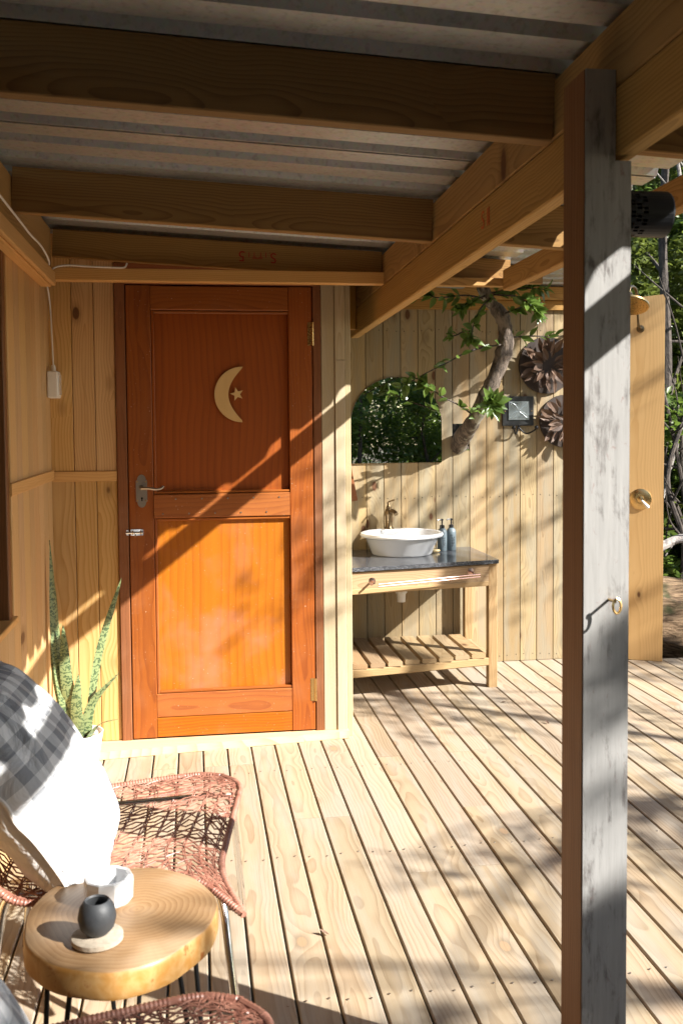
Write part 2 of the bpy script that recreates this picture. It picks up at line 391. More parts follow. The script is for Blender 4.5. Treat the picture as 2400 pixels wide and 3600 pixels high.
def gingham():
    m, t, ns, L, P = nodes('grey and white gingham'); tc = ns.new('ShaderNodeTexCoord'); sp = ns.new('ShaderNodeSeparateXYZ'); L.new(tc.outputs['Object'], sp.inputs[0])
    x, y, z = sp.outputs; ph = .030
    def st(v, off=0.): return mth(t, 'GREATER_THAN', mth(t, 'FRACT', mth(t, 'DIVIDE', mth(t, 'ADD', v, off+5*ph*2), ph*2)), .5)
    s = mth(t, 'ADD', st(x), st(y))
    c = mix(t, mth(t, 'MULTIPLY', s, .5), (.84, .84, .84), (.31, .32, .34))
    fr = mth(t, 'GREATER_THAN', z, -.002)
    wv = noise(t, tc.outputs['Object'], 500., 2)
    c = mix(t, fr, (.72, .68, .64), c); c = mix(t, mth(t, 'MULTIPLY', wv, .12), c, (.4, .4, .4))
    L.new(c, P.inputs['Base Color']); P.inputs['Roughness'].default_value = .9; P.inputs['Specular IOR Level'].default_value = .1
    wr = noise(t, tc.outputs['Object'], 7., 4, .55, 1.6); bump(t, wr, .8, .03, P)
    return m
M_['gingham'] = gingham()
def leafmat(name, c1, c2, rough=.45, tr=.35, spec=.5):
    m, t, ns, L, P = nodes(name); tc = ns.new('ShaderNodeTexCoord'); oi = ns.new('ShaderNodeObjectInfo')
    ge = ns.new('ShaderNodeNewGeometry')
    n = noise(t, tc.outputs['Object'], 2.2, 3)
    f = mth(t, 'ADD', mth(t, 'MULTIPLY', ge.outputs['Random Per Island'], .7), mth(t, 'MULTIPLY_ADD', n, .8, -.25), clamp=True)
    f = mth(t, 'MULTIPLY', mth(t, 'ADD', f, oi.outputs['Random']), .6, clamp=True)
    col = mix(t, f, c1, c2); L.new(col, P.inputs['Base Color'])
    P.inputs['Roughness'].default_value = rough; P.inputs['Specular IOR Level'].default_value = spec
    tl = ns.new('ShaderNodeBsdfTranslucent'); L.new(mix(t, .5, col, tuple(min(1, c*2.2) for c in c2)), tl.inputs['Color'])
    mx = ns.new('ShaderNodeMixShader'); mx.inputs[0].default_value = tr
    L.new(P.outputs[0], mx.inputs[1]); L.new(tl.outputs[0], mx.inputs[2])
    L.new(mx.outputs[0], ns['Material Output'].inputs['Surface'])
    return m
M_['leaf'] = leafmat('glossy dark leaf', (.040, .085, .016), (.12, .185, .035), .32)
M_['leaf_bush'] = leafmat('bush leaf', (.035, .075, .016), (.13, .19, .032), .38, .4)
M_['leaf_lime'] = leafmat('sunlit lime leaf', (.028, .052, .011), (.13, .16, .028), .38, .3)
M_['leaf_dry'] = leafmat('dry brown leaf', (.055, .032, .022), (.19, .115, .075), .6, .08)
def bark(name, c1, c2, c3=None, sc_=30.):
    m, t, ns, L, P = nodes(name); tc = ns.new('ShaderNodeTexCoord')
    mp = ns.new('ShaderNodeMapping'); mp.inputs['Scale'].default_value = (1, 1, .45); L.new(tc.outputs['Object'], mp.inputs[0])
    n = noise(t, mp.outputs[0], sc_, 6, .7, .5); n2 = noise(t, mp.outputs[0], sc_*.3, 4, .6)
    c = mix(t, rng(t, n, .35, .65), c1, c2)
    if c3: c = mix(t, rng(t, n2, .56, .64), c, c3)
    L.new(c, P.inputs['Base Color']); P.inputs['Roughness'].default_value = .92; bump(t, n, 1., .012, P)
    return m
M_['bark'] = bark('rough lichened bark', (.045, .034, .026), (.20, .155, .12), (.34, .32, .26))
M_['bark_dark'] = bark('dark thin bark', (.030, .024, .020), (.10, .08, .065))
M_['bark_grey'] = bark('pale grey dead wood', (.14, .12, .11), (.36, .33, .30))
def log_mat():
    m, t, ns, L, P = nodes('old split log'); tc = ns.new('ShaderNodeTexCoord')
    mp = ns.new('ShaderNodeMapping'); mp.inputs['Scale'].default_value = (2.5, 28, 28); L.new(tc.outputs['Object'], mp.inputs[0])
    n = noise(t, mp.outputs[0], 1.5, 7, .7, .6); n2 = noise(t, tc.outputs['Object'], 5., 4)
    c = mix(t, rng(t, n, .35, .65), (.10, .055, .025), (.42, .28, .16)); c = mix(t, rng(t, n2, .55, .68), c, (.08, .085, .03))
    L.new(c, P.inputs['Base Color']); P.inputs['Roughness'].default_value = .9; bump(t, n, 1., .03, P)
    return m
M_['log'] = log_mat()
def ground_mat():
    m, t, ns, L, P = nodes('leaf litter ground'); tc = ns.new('ShaderNodeTexCoord')
    n = noise(t, tc.outputs['Object'], 18., 6, .7); n2 = noise(t, tc.outputs['Object'], 1.1, 3)
    c = mix(t, n, (.035, .026, .016), (.16, .115, .065)); c = mix(t, rng(t, n2, .5, .65), c, (.04, .055, .018))
    L.new(c, P.inputs['Base Color']); P.inputs['Roughness'].default_value = .95; bump(t, n, 1., .05, P)
    return m
M_['ground'] = ground_mat()
def mirror_mat():
    m, t, ns, L, P = nodes('silvered mirror glass'); P.inputs['Base Color'].default_value = (.86, .89, .88, 1)
    P.inputs['Metallic'].default_value = 1.; P.inputs['Roughness'].default_value = .0
    tc = ns.new('ShaderNodeTexCoord'); n = noise(t, tc.outputs['Object'], 3., 2)
    L.new(mth(t, 'MULTIPLY', n, .015), P.inputs['Roughness'])
    return m
M_['mirror'] = mirror_mat()
def glass_mat():
    m, t, ns, L, P = nodes('window glass'); P.inputs['Base Color'].default_value = (.02, .025, .025, 1); P.inputs['Roughness'].default_value = .05
    return m
M_['glass'] = glass_mat()
def snake_mat():
    m, t, ns, L, P = nodes('banded snake plant leaf'); tc = ns.new('ShaderNodeTexCoord'); sp = ns.new('ShaderNodeSeparateXYZ'); L.new(tc.outputs['Object'], sp.inputs[0])
    x, y, z = sp.outputs
    w = noise(t, tc.outputs['Object'], 26., 4, .65); w3 = noise(t, tc.outputs['Object'], 7., 2)
    ban = mth(t, 'SINE', mth(t, 'ADD', mth(t, 'MULTIPLY', z, 260.), mth(t, 'MULTIPLY', w, 34.)))
    c = mix(t, mth(t, 'MULTIPLY', rng(t, ban, -.1, .9), rng(t, w3, .15, .45)), (.20, .25, .11), (.045, .080, .035))
    L.new(c, P.inputs['Base Color']); P.inputs['Roughness'].default_value = .4
    return m
M_['snake'] = snake_mat()

# ------------------------------------------------------------------ ground and deck
def ground():
    n = 60; V = []; F = []
    for j in range(n+1):
        for i in range(n+1):
            u, v = i/n*2-1, j/n*2-1
            x = 60*u*abs(u)**1.2+2; y = 60*v*abs(v)**1.2+3
            d = max(0, x-3.2, abs(y-2)-3.8)
            z = -.42 + .25*math.sin(x*1.3+y*.7)*min(1, d) + .10*math.sin(x*4.1-y*2.3)*min(1, d) + .28*max(0, min(6, y-6.2))
            V.append((x, y, z))
    for j in range(n):
        for i in range(n): F.append((j*(n+1)+i, j*(n+1)+i+1, (j+1)*(n+1)+i+1, (j+1)*(n+1)+i))
    o = mkobj('ground', mesh('ground', V, F, True), M_['ground']); o['kind'] = 'structure'
ground()
deck = empty('deck', kind='structure')
k0 = -6; pitch = .1016; x0 = .018
for k in range(k0, 34):
    xa = x0 + k*pitch + .003; xb = xa + pitch - .006
    if xa < -.60: xa_ = xa
    yend = 5.53 if .66 < (xa+xb)/2 < 2.45 else (4.26 if xb < .68 else 5.40)
    ys = -1.2; cuts = []
    rr = random.Random(k*13+5)
    if rr.random() < .8: cuts.append(rr.choice([1.05, 2.0, 2.55, 2.95, 3.4, 4.0]) + rr.uniform(-.02, .02))
    segs = [ys] + cuts + [yend]
    for i in range(len(segs)-1):
        a, b = segs[i] + (.0012 if i else 0), segs[i+1] - (.0012 if i < len(segs)-2 else 0)
        dz = rr.uniform(-.0012, .0012)
        board('deck_board', (xa, a, -.03+dz), (xb, b, 0+dz), M_['deck'], deck, .003, 1)
sm2 = MB(); sm2.lathe([(.0034, .0002), (.003, .0012), (.001, .0008)], 7); sm2 = mesh('screw', sm2.V, sm2.F); sm2.materials.append(M_['steel'])
for k in range(k0+1, 15):
    for y in (2.3, 3.1, 3.9):
        for q_ in (.024, .080):
            mkobj('screw', sm2, None, deck, (x0+k*pitch+q_+.002*math.sin(k*7+y), y+.008*math.sin(k*3.3+q_*90), .001))
for y in (-.9, -.1, .7, 1.5, 2.3, 3.1, 3.9, 4.7, 5.3):
    board('deck_bearer', (-.75, y-.025, -.155), (2.4 if y > 4.5 else 3.4, y+.025, -.036), M_['beam_x'], deck, .002, 0)

# ------------------------------------------------------------------ left wall
XL = -.59
lw = empty('plank_wall', label='golden pine side wall at the left with a brown framed window', cat='wall')
ww = .118; y = 4.298
i = 0
while y > -1.0:
    ya = y-ww+.0015
    if y > 3.36: board('plank', (XL-.02, ya, 0.002), (XL, y, 2.12), M_['pine_z'], lw, .002, 2)
    else: board('plank', (XL-.02, ya, 0.002), (XL, y, .74), M_['pine_z'], lw, .002, 2)
    y -= ww; i += 1
board('batten', (XL+.0005, 3.30, 1.155), (XL+.012, 4.284, 1.197), M_['pine_y'], lw, .002, 1)
board('backing', (XL-.035, 3.33, .0), (XL-.0215, 4.33, 2.20), M_['pine_z'], lw, .001, 2)
board('backing', (XL-.035, -1.5, .0), (XL-.0215, 3.33, .74), M_['pine_z'], lw, .001, 2)
# window: deep brown reveal and sill
f = empty('window_frame'); f.parent = lw
board('jamb', (XL-.10, 3.255, .765), (XL+.004, 3.30, 2.05), M_['window'], f, .003, 2)
board('sill', (XL-.12, .9, .742), (XL+.018, 3.33, .765), M_['pine_y'], f, .003, 1)
board('head', (XL-.10, .9, 1.96), (XL+.004, 3.255, 2.05), M_['window'], f, .003, 1)
board('mullion', (XL-.075, 2.0, .765), (XL-.035, 2.05, 1.96), M_['window'], f, .003, 2)
board('pane', (XL-.06, .9, .765), (XL-.054, 2.0, 1.96), M_['glass'], f, .001, 1)
board('pane', (XL-.06, 2.05, .765), (XL-.054, 3.255, 1.96), M_['glass'], f, .001, 1)
# plate along the top of the left wall
board('wall_plate', (XL+.001, -1.2, 1.99), (XL+.042, 4.10, 2.16), M_['beam_y'], lw, .003, 1)
board('scotia_board', (XL+.0430, -1.2, 1.935), (XL+.060, 4.09, 1.989), M_['pine_y'], lw, .003, 1)
board('scotia_board', (XL+.0005, -1.2, 1.93), (XL+.042, 4.09, 1.989), M_['pine_y'], lw, .003, 1)

# unseen wall added behind the viewer to keep light off the joist faces
dim_wall = empty('plank_wall', label='unseen dark plank wall added behind the viewer to dim the porch', cat='wall')
for k_ in range(18):
    board('plank', (-.70+k_*.118, -1.46, .0), (-.70+k_*.118+.116, -1.44, 2.20), M_['post_dark'], dim_wall, .002, 2)
board('backing', (-.70, -1.475, .0), (1.42, -1.4615, 2.20), M_['post_dark'], dim_wall, .001, 2)
# ------------------------------------------------------------------ door wall
YD = 4.30
dw = empty('plank_wall', label='golden pine plank wall around the brown door', cat='wall')
seams = [-.606, -.498, -.408, -.322]
for a, b in zip(seams[:-1], seams[1:]):
    board('plank', (a+.0012, YD, 1.19), (b-.0012, YD+.02, 2.10), M_['pine_z'], dw, .002, 2)
    board('plank', (a+.0012, YD, .034), (b-.0012, YD+.02, 1.145), M_['pine_z'], dw, .002, 2)
board('batten', (-.588, YD-.008, 1.146), (-.324, YD+.018, 1.189), M_['pine_x'], dw, .002, 0)
board('backing', (-.72, YD+.0215, .0), (-.322, YD+.03, 2.16), M_['pine_z'], dw, .001, 2)
board('plank', (-.61, YD, 2.102), (.68, YD+.02, 2.20), M_['pine_x'], dw, .002, 0)
# pale timbers right of the door
board('corner_post', (.549, YD-.012, .034), (.606, YD+.03, 2.10), M_['raw_z'], dw, .002, 2)
board('corner_post', (.6075, YD-.018, .0), (.651, YD+.03, 1.655), M_['raw_z'], dw, .002, 2)
board('corner_post', (.6075, YD-.018, 1.657), (.651, YD+.03, 2.10), M_['raw_z'], dw, .002, 2)
board('corner_post', (.6525, YD-.006, .0), (.677, YD+.04, 2.10), M_['raw_z'], dw, .002, 2)
# toilet side wall going back (seen from the alcove)
yy = YD+.045
while yy < 5.45:
    board('plank', (.650, yy, .0), (.670, min(yy+.0955, 5.468), 2.148), M_['fence_z'], dw, .002, 2); yy += .098
board('backing', (-.33, YD+.056, .0), (.66, YD+.064, 2.16), M_['dark'], dw, .001, 2)  # added black panel, blocks light leaking through the door gaps
# sill: wedge shaped pale board under the door
mb = MB(); mb.prism([(-.44, 4.148), (.655, 4.262), (.655, 4.297), (-.44, 4.297)], .032, lambda u, v, w: (u, v, .001+w))
s_ = mb.build('sill_board', M_['sill'], dw)

fr = empty('door_frame', label='worn red brown door frame between the plank wall and the pale post', cat='door frame')
board('jamb', (-.321, YD-.012, .034), (-.279, YD+.05, 2.06), M_['frame_z'], fr, .003, 2)
board('jamb', (.513, YD-.012, .034), (.5475, YD+.05, 2.06), M_['frame_z'], fr, .003, 2)
board('head', (-.279, YD-.012, 1.973), (.513, YD+.05, 2.06), M_['frame_x'], fr, .003, 0)
# door
door = empty('wooden_door', (-.272, YD-.006, 0), 'red brown two panel wooden door with a crescent moon and star', 'door')
DX0, DX1, DZ0, DZ1 = -.275, .509, .040, 1.967
def dpart(name, lo, hi, mat, axis, bev=.003, parent=door):
    c = [(lo[i]+hi[i])/2 for i in range(3)]
    me = board_mesh(*[hi[i]-lo[i] for i in range(3)], bev, axis)
    if len(me.materials) and me.materials[0] != mat: me = me.copy(); me.materials.clear()
    o = mkobj(name, me, mat, None, (c[0]+.272, c[1]-(YD-.006), c[2])); o.parent = parent; return o
yf, yb = YD-.012, YD+.03
dpart('stile', (DX0, yf, DZ0), (-.173, yb, DZ1), M_['door_z'], 2)
dpart('stile', (.408, yf, DZ0), (DX1, yb, DZ1), M_['door_z'], 2)
dpart('rail', (-.172, yf, 1.866), (.407, yb, DZ1), M_['door_x'], 0)
dpart('rail', (-.172, yf-.003, .985), (.407, yb, 1.086), M_['door_x'], 0)
dpart('rail', (-.172, yf, .126), (.407, yb, .228), M_['door_x'], 0)
dpart('rail', (-.172, yf, DZ0), (.407, yb, .124), M_['door_x'], 0)
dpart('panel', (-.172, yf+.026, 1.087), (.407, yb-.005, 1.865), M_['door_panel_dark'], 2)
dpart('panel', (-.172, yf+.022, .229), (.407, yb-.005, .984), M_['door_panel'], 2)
for (z0, z1) in ((1.087, 1.865), (.229, .984)):
    dpart('moulding', (-.1715, yf+.004, z0+.001), (-.160, yf+.028, z1-.001), M_['door_z'], 2, .004)
    dpart('moulding', (-.159, yf+.004, z1-.012), (.4065, yf+.028, z1-.001), M_['door_x'], 0, .004)
    dpart('moulding', (-.159, yf+.004, z0+.001), (.4065, yf+.028, z0+.011), M_['door_x'], 0, .004)
def dloc(o): o.location = Vector(o.location) - door.location; return o
# screws of the middle rail
scr = MB().lathe([(0, -.0015), (.0035, -.0012), (.004, 0)], 8, axis='Y')
scm = mesh('screw', scr.V, scr.F)
for i in range(10):
    o = mkobj('screw', scm, M_['steel'], None, (-.135+i*.055, yf-.0035, 1.066 if i % 2 else 1.003)); dloc(o); o.parent = door
# crescent and star
R1c, R2c = .121, .137
cx, cz = .206, 1.509
def crescent():
    pts = []; th = math.radians(98)
    top = (cx+.018, cz+.118); bot = (cx-.006, cz-.119)
    for k in range(25):
        a = math.radians(88 + 182*k/24)     # outer arc left
        pts.append((cx+.002+.118*math.cos(a)*1.0, cz+.119*math.sin(a)))
    inner = []
    for k in range(25):
        t = k/24; z = bot[1]+(top[1]-bot[1])*t
        inner.append((cx+.01 - .062*math.sin(PI*t)**.9*1.08 + .0, z))
    return pts + inner[1:-1]
mb = MB(); mb.prism(crescent(), .006, lambda u, v, w: (u, yf+.021-w, v))
o = mb.build('crescent_moon', M_['cutout']); dloc(o); o.parent = door; o['label'] = 'pale plywood crescent moon fixed on the upper door panel'
st = []
for k in range(10):
    a = PI/2 + k*PI/5 + .25; r = .030 if k % 2 == 0 else .0125
    st.append((.186+r*math.cos(a), 1.511+r*math.sin(a)))
mb = MB(); mb.prism(st, .006, lambda u, v, w: (u, yf+.020-w, v)); o = mb.build('star', M_['cutout']); dloc(o); o.parent = door
# handle plate and lever
hc = (-.222, 1.102)
poly = []
for (cxx, czz, a0, a1) in ((0, .048, 0, 180), (0, -.048, 180, 360)):
    for k in range(9):
        a = math.radians(a0+(a1-a0)*k/8); poly.append((.018*math.cos(a), czz+.022*math.sin(a)))
    if a1 == 180: poly += [(-.0235, .044), (-.0235, -.044)]
poly += [(.0235, -.044), (.0235, .044)]
hp = MB().prism(poly, .003, lambda u, v, w: (hc[0]+u, yf-w, hc[1]+v)).build('handle_plate', M_['steel']); dloc(hp); hp.parent = door
lv = MB(); lv.lathe([(.011, 0), (.010, -.012), (.006, -.03)], 14, (hc[0]+.0, yf-.003, hc[1]+.014), axis='Y')
lv.tube(smooth_path([(hc[0], yf-.035, hc[1]+.014), (hc[0]+.03, yf-.038, hc[1]+.014), (hc[0]+.06, yf-.036, hc[1]+.009), (hc[0]+.082, yf-.030, hc[1]+.012), (hc[0]+.092, yf-.026, hc[1]+.021)], 4), [.0062]*8+[.0050]*9, 8)
o = lv.build('lever', M_['steel'], None, True); o.location = Vector((0, 0, 0)) - door.location; o.parent = hp; o.location = (0, 0, 0)
hp.location = -door.location
kh = MB().lathe([(.0045, -.0005), (.0045, -.0045)], 10, (hc[0]+.001, yf, hc[1]-.030), axis='Y'); kh.box((hc[0]-.0015, yf-.0045, hc[1]-.042), (hc[0]+.0035, yf-.0005, hc[1]-.030))
o = kh.build('keyhole', M_['dark']); o.parent = hp
sm = MB()
for sx in (-.018, .018):
    for sz in (-.040, .040): sm.lathe([(.0035, 0), (.002, -.0015)], 8, (hc[0]+sx, yf-.003, hc[1]+sz), axis='Y')
o = sm.build('plate_screws', M_['brass_sat']); o.parent = hp
# slide bolt across the gap
b = MB(); b.box((-.270, yf-.003, .914), (-.218, yf, .940)); b.box((-.289, yf-.003, .915), (-.279, yf, .938))
b.tube([(-.290, yf-.008, .926), (-.220, yf-.008, .926)], .005, 8)
for xx in (-.262, -.228): b.tube([(xx, yf-.001, .918), (xx, yf-.012, .921), (xx, yf-.014, .926), (xx, yf-.012, .931), (xx, yf-.001, .934)], .003, 6)
b.tube([(-.252, yf-.01, .926), (-.250, yf-.016, .910)], .003, 6)
o = b.build('slide_bolt', M_['chrome'], None, True); dloc(o); o.parent = door
for z in (1.768, .217):
    b = MB(); b.lathe([(.0055, z-.05), (.0055, z+.05)], 10, (.5115, yf-.004, 0)); b.box((.490, yf-.0015, z-.05), (.511, yf-.0002, z+.05))
    o = b.build('hinge', M_['brass_sat'], None, True); dloc(o); o.parent = door

# junction box and cable in the corner
jb = empty('junction_box', (-.578, 4.25, 1.555), 'white plastic junction box with a thin white cable in the wall corner', 'junction box')
b = MB(); b.box((-.588, 4.20, 1.495), (-.545, 4.298, 1.605)); bx = b.build('box', M_['white_plastic'])
mod = bx.modifiers.new('bevel', 'BEVEL'); mod.width = .006; mod.segments = 3; wparent(bx, jb)
b = MB(); b.lathe([(.010, 1.606), (.010, 1.622), (.007, 1.632)], 12, (-.568, 4.25, 0)); wparent(b.build('cable_gland', M_['white_plastic'], None, True), jb)
b = MB(); b.box((-.5445, 4.215, 1.508), (-.541, 4.285, 1.592)); wparent(b.build('switch_cover', M_['ceramic']), jb)
pth = smooth_path([(-.568, 4.25, 1.63), (-.572, 4.26, 1.75), (-.578, 4.27, 1.88), (-.578, 4.20, 1.95), (-.575, 4.12, 1.98), (-.566, 4.095, 2.0)], 6)
b = MB(); b.tube(pth, .0035, 6); wparent(b.build('cable', M_['white_plastic'], None, True), jb)
b = MB(); b.tube(smooth_path([(-.570, 4.10, 1.96), (-.535, 4.07, 2.0), (-.48, 4.07, 2.012), (-.40, 4.073, 2.009), (-.30, 4.072, 2.006), (-.262, 4.073, 2.008), (-.252, 4.08, 2.025)], 6), .0035, 6); wparent(b.build('cable', M_['white_plastic'], None, True), jb)
b = MB(); b.tube(smooth_path([(-.566, 4.095, 1.99), (-.528, 3.9, 1.998), (-.526, 3.7, 2.02), (-.525, 3.45, 2.015), (-.525, 3.2, 2.02), (-.525, 2.6, 2.03)], 6), .0035, 6); wparent(b.build('cable', M_['white_plastic'], None, True), jb)

# ------------------------------------------------------------------ back wall of the alcove
YB = 5.50
bw = empty('plank_wall', label='weathered vertical plank wall at the back behind the basin', cat='wall')
k = -2
while True:
    xa = .9526 + (k-1)*.0994 ; xb = xa+.0994; k += 1
    if xa > 2.42: break
    if xb < .66: continue
    hole = (1.43 < (xa+xb)/2 < 1.54)
    if hole:
        board('plank', (xa+.0016, YB, 0.002), (xb-.0016, YB+.02, 1.222), M_['fence_z'], bw, .002, 2)
        board('plank', (xa+.0016, YB, 1.375), (xb-.0016, YB+.02, 2.148), M_['fence_z'], bw, .002, 2)
    else:
        board('plank', (xa+.0016, YB, 0.002), (xb-.0016, YB+.02, 2.148), M_['fence_z'], bw, .002, 2)
nm = MB(); nm.lathe([(.0028, 0), (.002, -.0012)], 7, axis='Y'); nme = mesh('nail', nm.V, nm.F); nme.materials.append(M_['black_iron'])
for k in range(-1, 14):
    for z_ in (.035, .96, 1.90):
        for q_ in (.022, .077):
            mkobj('nail', nme, None, bw, (.9526+(k-1)*.0994+q_, YB-.0005, z_+.006*math.sin(k*5+q_*100)))
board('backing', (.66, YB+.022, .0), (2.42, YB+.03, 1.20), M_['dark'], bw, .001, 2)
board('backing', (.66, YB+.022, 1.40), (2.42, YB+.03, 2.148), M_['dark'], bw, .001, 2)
board('wall_plate', (.68, YB-.020, 2.017), (2.42, YB-.001, 2.071), M_['beam_x'], bw, .002, 0)
board('wall_plate', (.68, YB-.045, 2.073), (2.42, YB-.001, 2.147), M_['beam_x'], bw, .002, 0)

# ------------------------------------------------------------------ roof
rf = empty('porch_roof', label='corrugated galvanised porch roof on pine joists and beams', cat='roof')
def zr(x, y): return 2.140 - .052*(x-.79) - .018*(y-2.13)
def sheet(y0, y1, xa, xb, zf, lap=0):
    P = [(0, 0), (.088, 0), (.105, .030), (.145, .030), (.162, 0)]; pit = .1715
    prof = []; y = 0
    while y0+y < y1:
        for (a, h) in P[:]:
            if y0+y+a <= y1+.001: prof.append((y0+y+a, h))
        y += pit
    V = []; F = []; xs = [xa, xb]; n = len(prof)
    for x in xs:
        for (yy, h) in prof: V.append((x, yy, zf(x, yy)+h+lap))
    for x in xs:
        for (yy, h) in prof: V.append((x, yy, zf(x, yy)+h+lap+.0012))
    for i in range(n-1): F += [(i, i+1, n+i+1, n+i), (2*n+i, 3*n+i, 3*n+i+1, 2*n+i+1)]
    for i in range(n-1): F += [(i, 2*n+i, 2*n+i+1, i+1), (n+i, n+i+1, 3*n+i+1, 3*n+i)]
    F += [(0, n, 3*n, 2*n), (n-1, 3*n-1, 4*n-1, 2*n-1)]
    return mkobj('roof_sheet', mesh('roof_sheet', V, F), M_['galv'], rf)
yy = -1.3; q = 0
while yy < 4.7:
    sheet(yy, yy+.776, -.72, 1.36, zr, .001 + (.003 if q % 2 else 0)); yy += .686; q += 1
for y0 in (4.20, 4.886): sheet(y0, y0+.776, .64, 1.90 if y0 < 4.5 else 2.22, lambda x, y: 2.150, .001+(.003 if y0 > 4.8 else 0))
def joist(y0, th, dep, xa, xb, name='joist', zf=zr, mat='joist_shaded_x', dz=0):
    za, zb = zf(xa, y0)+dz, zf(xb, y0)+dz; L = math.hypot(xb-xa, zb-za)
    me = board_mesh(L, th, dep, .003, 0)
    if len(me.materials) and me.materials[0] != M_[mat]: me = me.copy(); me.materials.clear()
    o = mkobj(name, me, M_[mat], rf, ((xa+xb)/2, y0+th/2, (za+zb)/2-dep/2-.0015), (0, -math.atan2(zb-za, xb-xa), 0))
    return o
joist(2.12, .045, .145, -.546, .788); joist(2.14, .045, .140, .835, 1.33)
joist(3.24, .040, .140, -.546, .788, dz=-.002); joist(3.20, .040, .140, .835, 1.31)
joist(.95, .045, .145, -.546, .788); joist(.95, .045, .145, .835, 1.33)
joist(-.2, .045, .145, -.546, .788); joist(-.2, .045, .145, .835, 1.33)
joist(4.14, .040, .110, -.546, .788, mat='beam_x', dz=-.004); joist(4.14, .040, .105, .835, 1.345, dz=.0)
board('lintel_batten', (-.560, 4.085, 1.956), (.788, 4.138, 2.006), M_['pine_x'], rf, .003, 0)
board('lintel_batten', (.835, 4.10, 1.955), (1.345, 4.138, 1.990), M_['beam_x'], rf, .003, 0)
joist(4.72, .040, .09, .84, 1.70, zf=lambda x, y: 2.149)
# main beam in two lifts, falling slightly away from the camera
def ybeam(name, x, th, ya, yb, za, zb, dep, mat='beam_y'):
    L = math.hypot(yb-ya, zb-za); me = board_mesh(th, L, dep, .004, 1)
    if len(me.materials) and me.materials[0] != M_[mat]: me = me.copy(); me.materials.clear()
    return mkobj(name, me, M_[mat], rf, (x+th/2, (ya+yb)/2, (za+zb)/2+dep/2), (math.atan2(zb-za, yb-ya), 0, 0))
ybeam('main_beam', .79, .042, -1.2, 5.0, 1.940, 1.812, .127)
ybeam('main_beam', .79, .040, -1.2, 5.0, 2.069, 1.941, .128)
ybeam('outer_beam', 1.30, .042, -1.2, 4.095, 1.990, 1.936, .088)
board('end_block', (.69, 4.80, 1.84), (.788, 4.86, 2.10), M_['beam_z'], rf, .004, 2)
# ink stamps
def stamp(body, size, loc, rot, mat, parent, name='ink_stamp'):
    o = mkobj(name, text_mesh(body, size, .0002), mat, None, loc, rot); o.parent = parent; return o
stamp('S', .060, (.335, 4.1365, 2.066), (PI/2, PI, 0), M_['stamp'], rf)
stamp('5', .060, (.205, 4.1365, 2.072), (PI/2, PI, 0), M_['stamp'], rf)
stamp('. I T T I .', .030, (.270, 4.1365, 2.077), (PI/2, PI, 0), M_['stamp'], rf)
stamp('—', .04, (.270, 4.1365, 2.060), (PI/2, PI, 0), M_['stamp'], rf)
for (bd, y_, z_, s_) in (('9 J', 1.98, 1.965, .06), ('S ll', 2.64, 1.93, .07), ("9 ''", 1.9, 1.95, .05)):
    stamp(bd, s_, (.7885, y_, z_), (PI/2, 0, -PI/2), M_['crayon'], rf, 'crayon_mark')

# ------------------------------------------------------------------ post in the foreground
pp = empty('timber_post', (.774, 1.85, 0), 'tall square post with worn white front and brown side', 'post')
def ppart(name, lo, hi, mat):
    b = MB(); b.box([lo[0]-.774, lo[1]-1.85, lo[2]], [hi[0]-.774, hi[1]-1.85, hi[2]]); return b
# the core is notched for the beam; front and side faces are boards of the laminated post
me = ppart('', (.7295, 1.7985, -.15), (.819, 1.907, 1.868), 0); me.box((.7295-.774, 1.7985-1.85, 1.868), (.7875-.774, 1.907-1.85, 2.035))
o = me.build('core', M_['post_dark'], pp)
b = MB(); b.box((.729-.774, 1.795-1.85, -.15), (.819-.774, 1.7982-1.85, 1.868)); b.box((.729-.774, 1.795-1.85, 1.868), (.7875-.774, 1.7982-1.85, 2.035))
o = b.build('painted_face', M_['post_paint'], pp); o['label'] = 'worn white painted front face'
for (ya, yb, tt) in ((1.799, 1.832, .0022), (1.834, 1.906, .0005)):
    b = MB(); b.box((.7293-tt-.774, ya-1.85, -.15), (.7293-.774, yb-1.85, 2.034)); b.build('side_strip', M_['post_dark'], pp)
hk = MB(); hk.tube([(.779-.774, -.055, 1.040), (.779-.774, -.085, 1.041)], .003, 6)
hk.tube([(0.006+.011*math.cos(a)*.8, -.088-.004*math.sin(a*.5), 1.034+.014*math.sin(a)) for a in [PI*.6+2*PI*k/14*.93 for k in range(15)]], .0026, 6)
hk.build('brass_hook', M_['brass_sat'], pp, True)

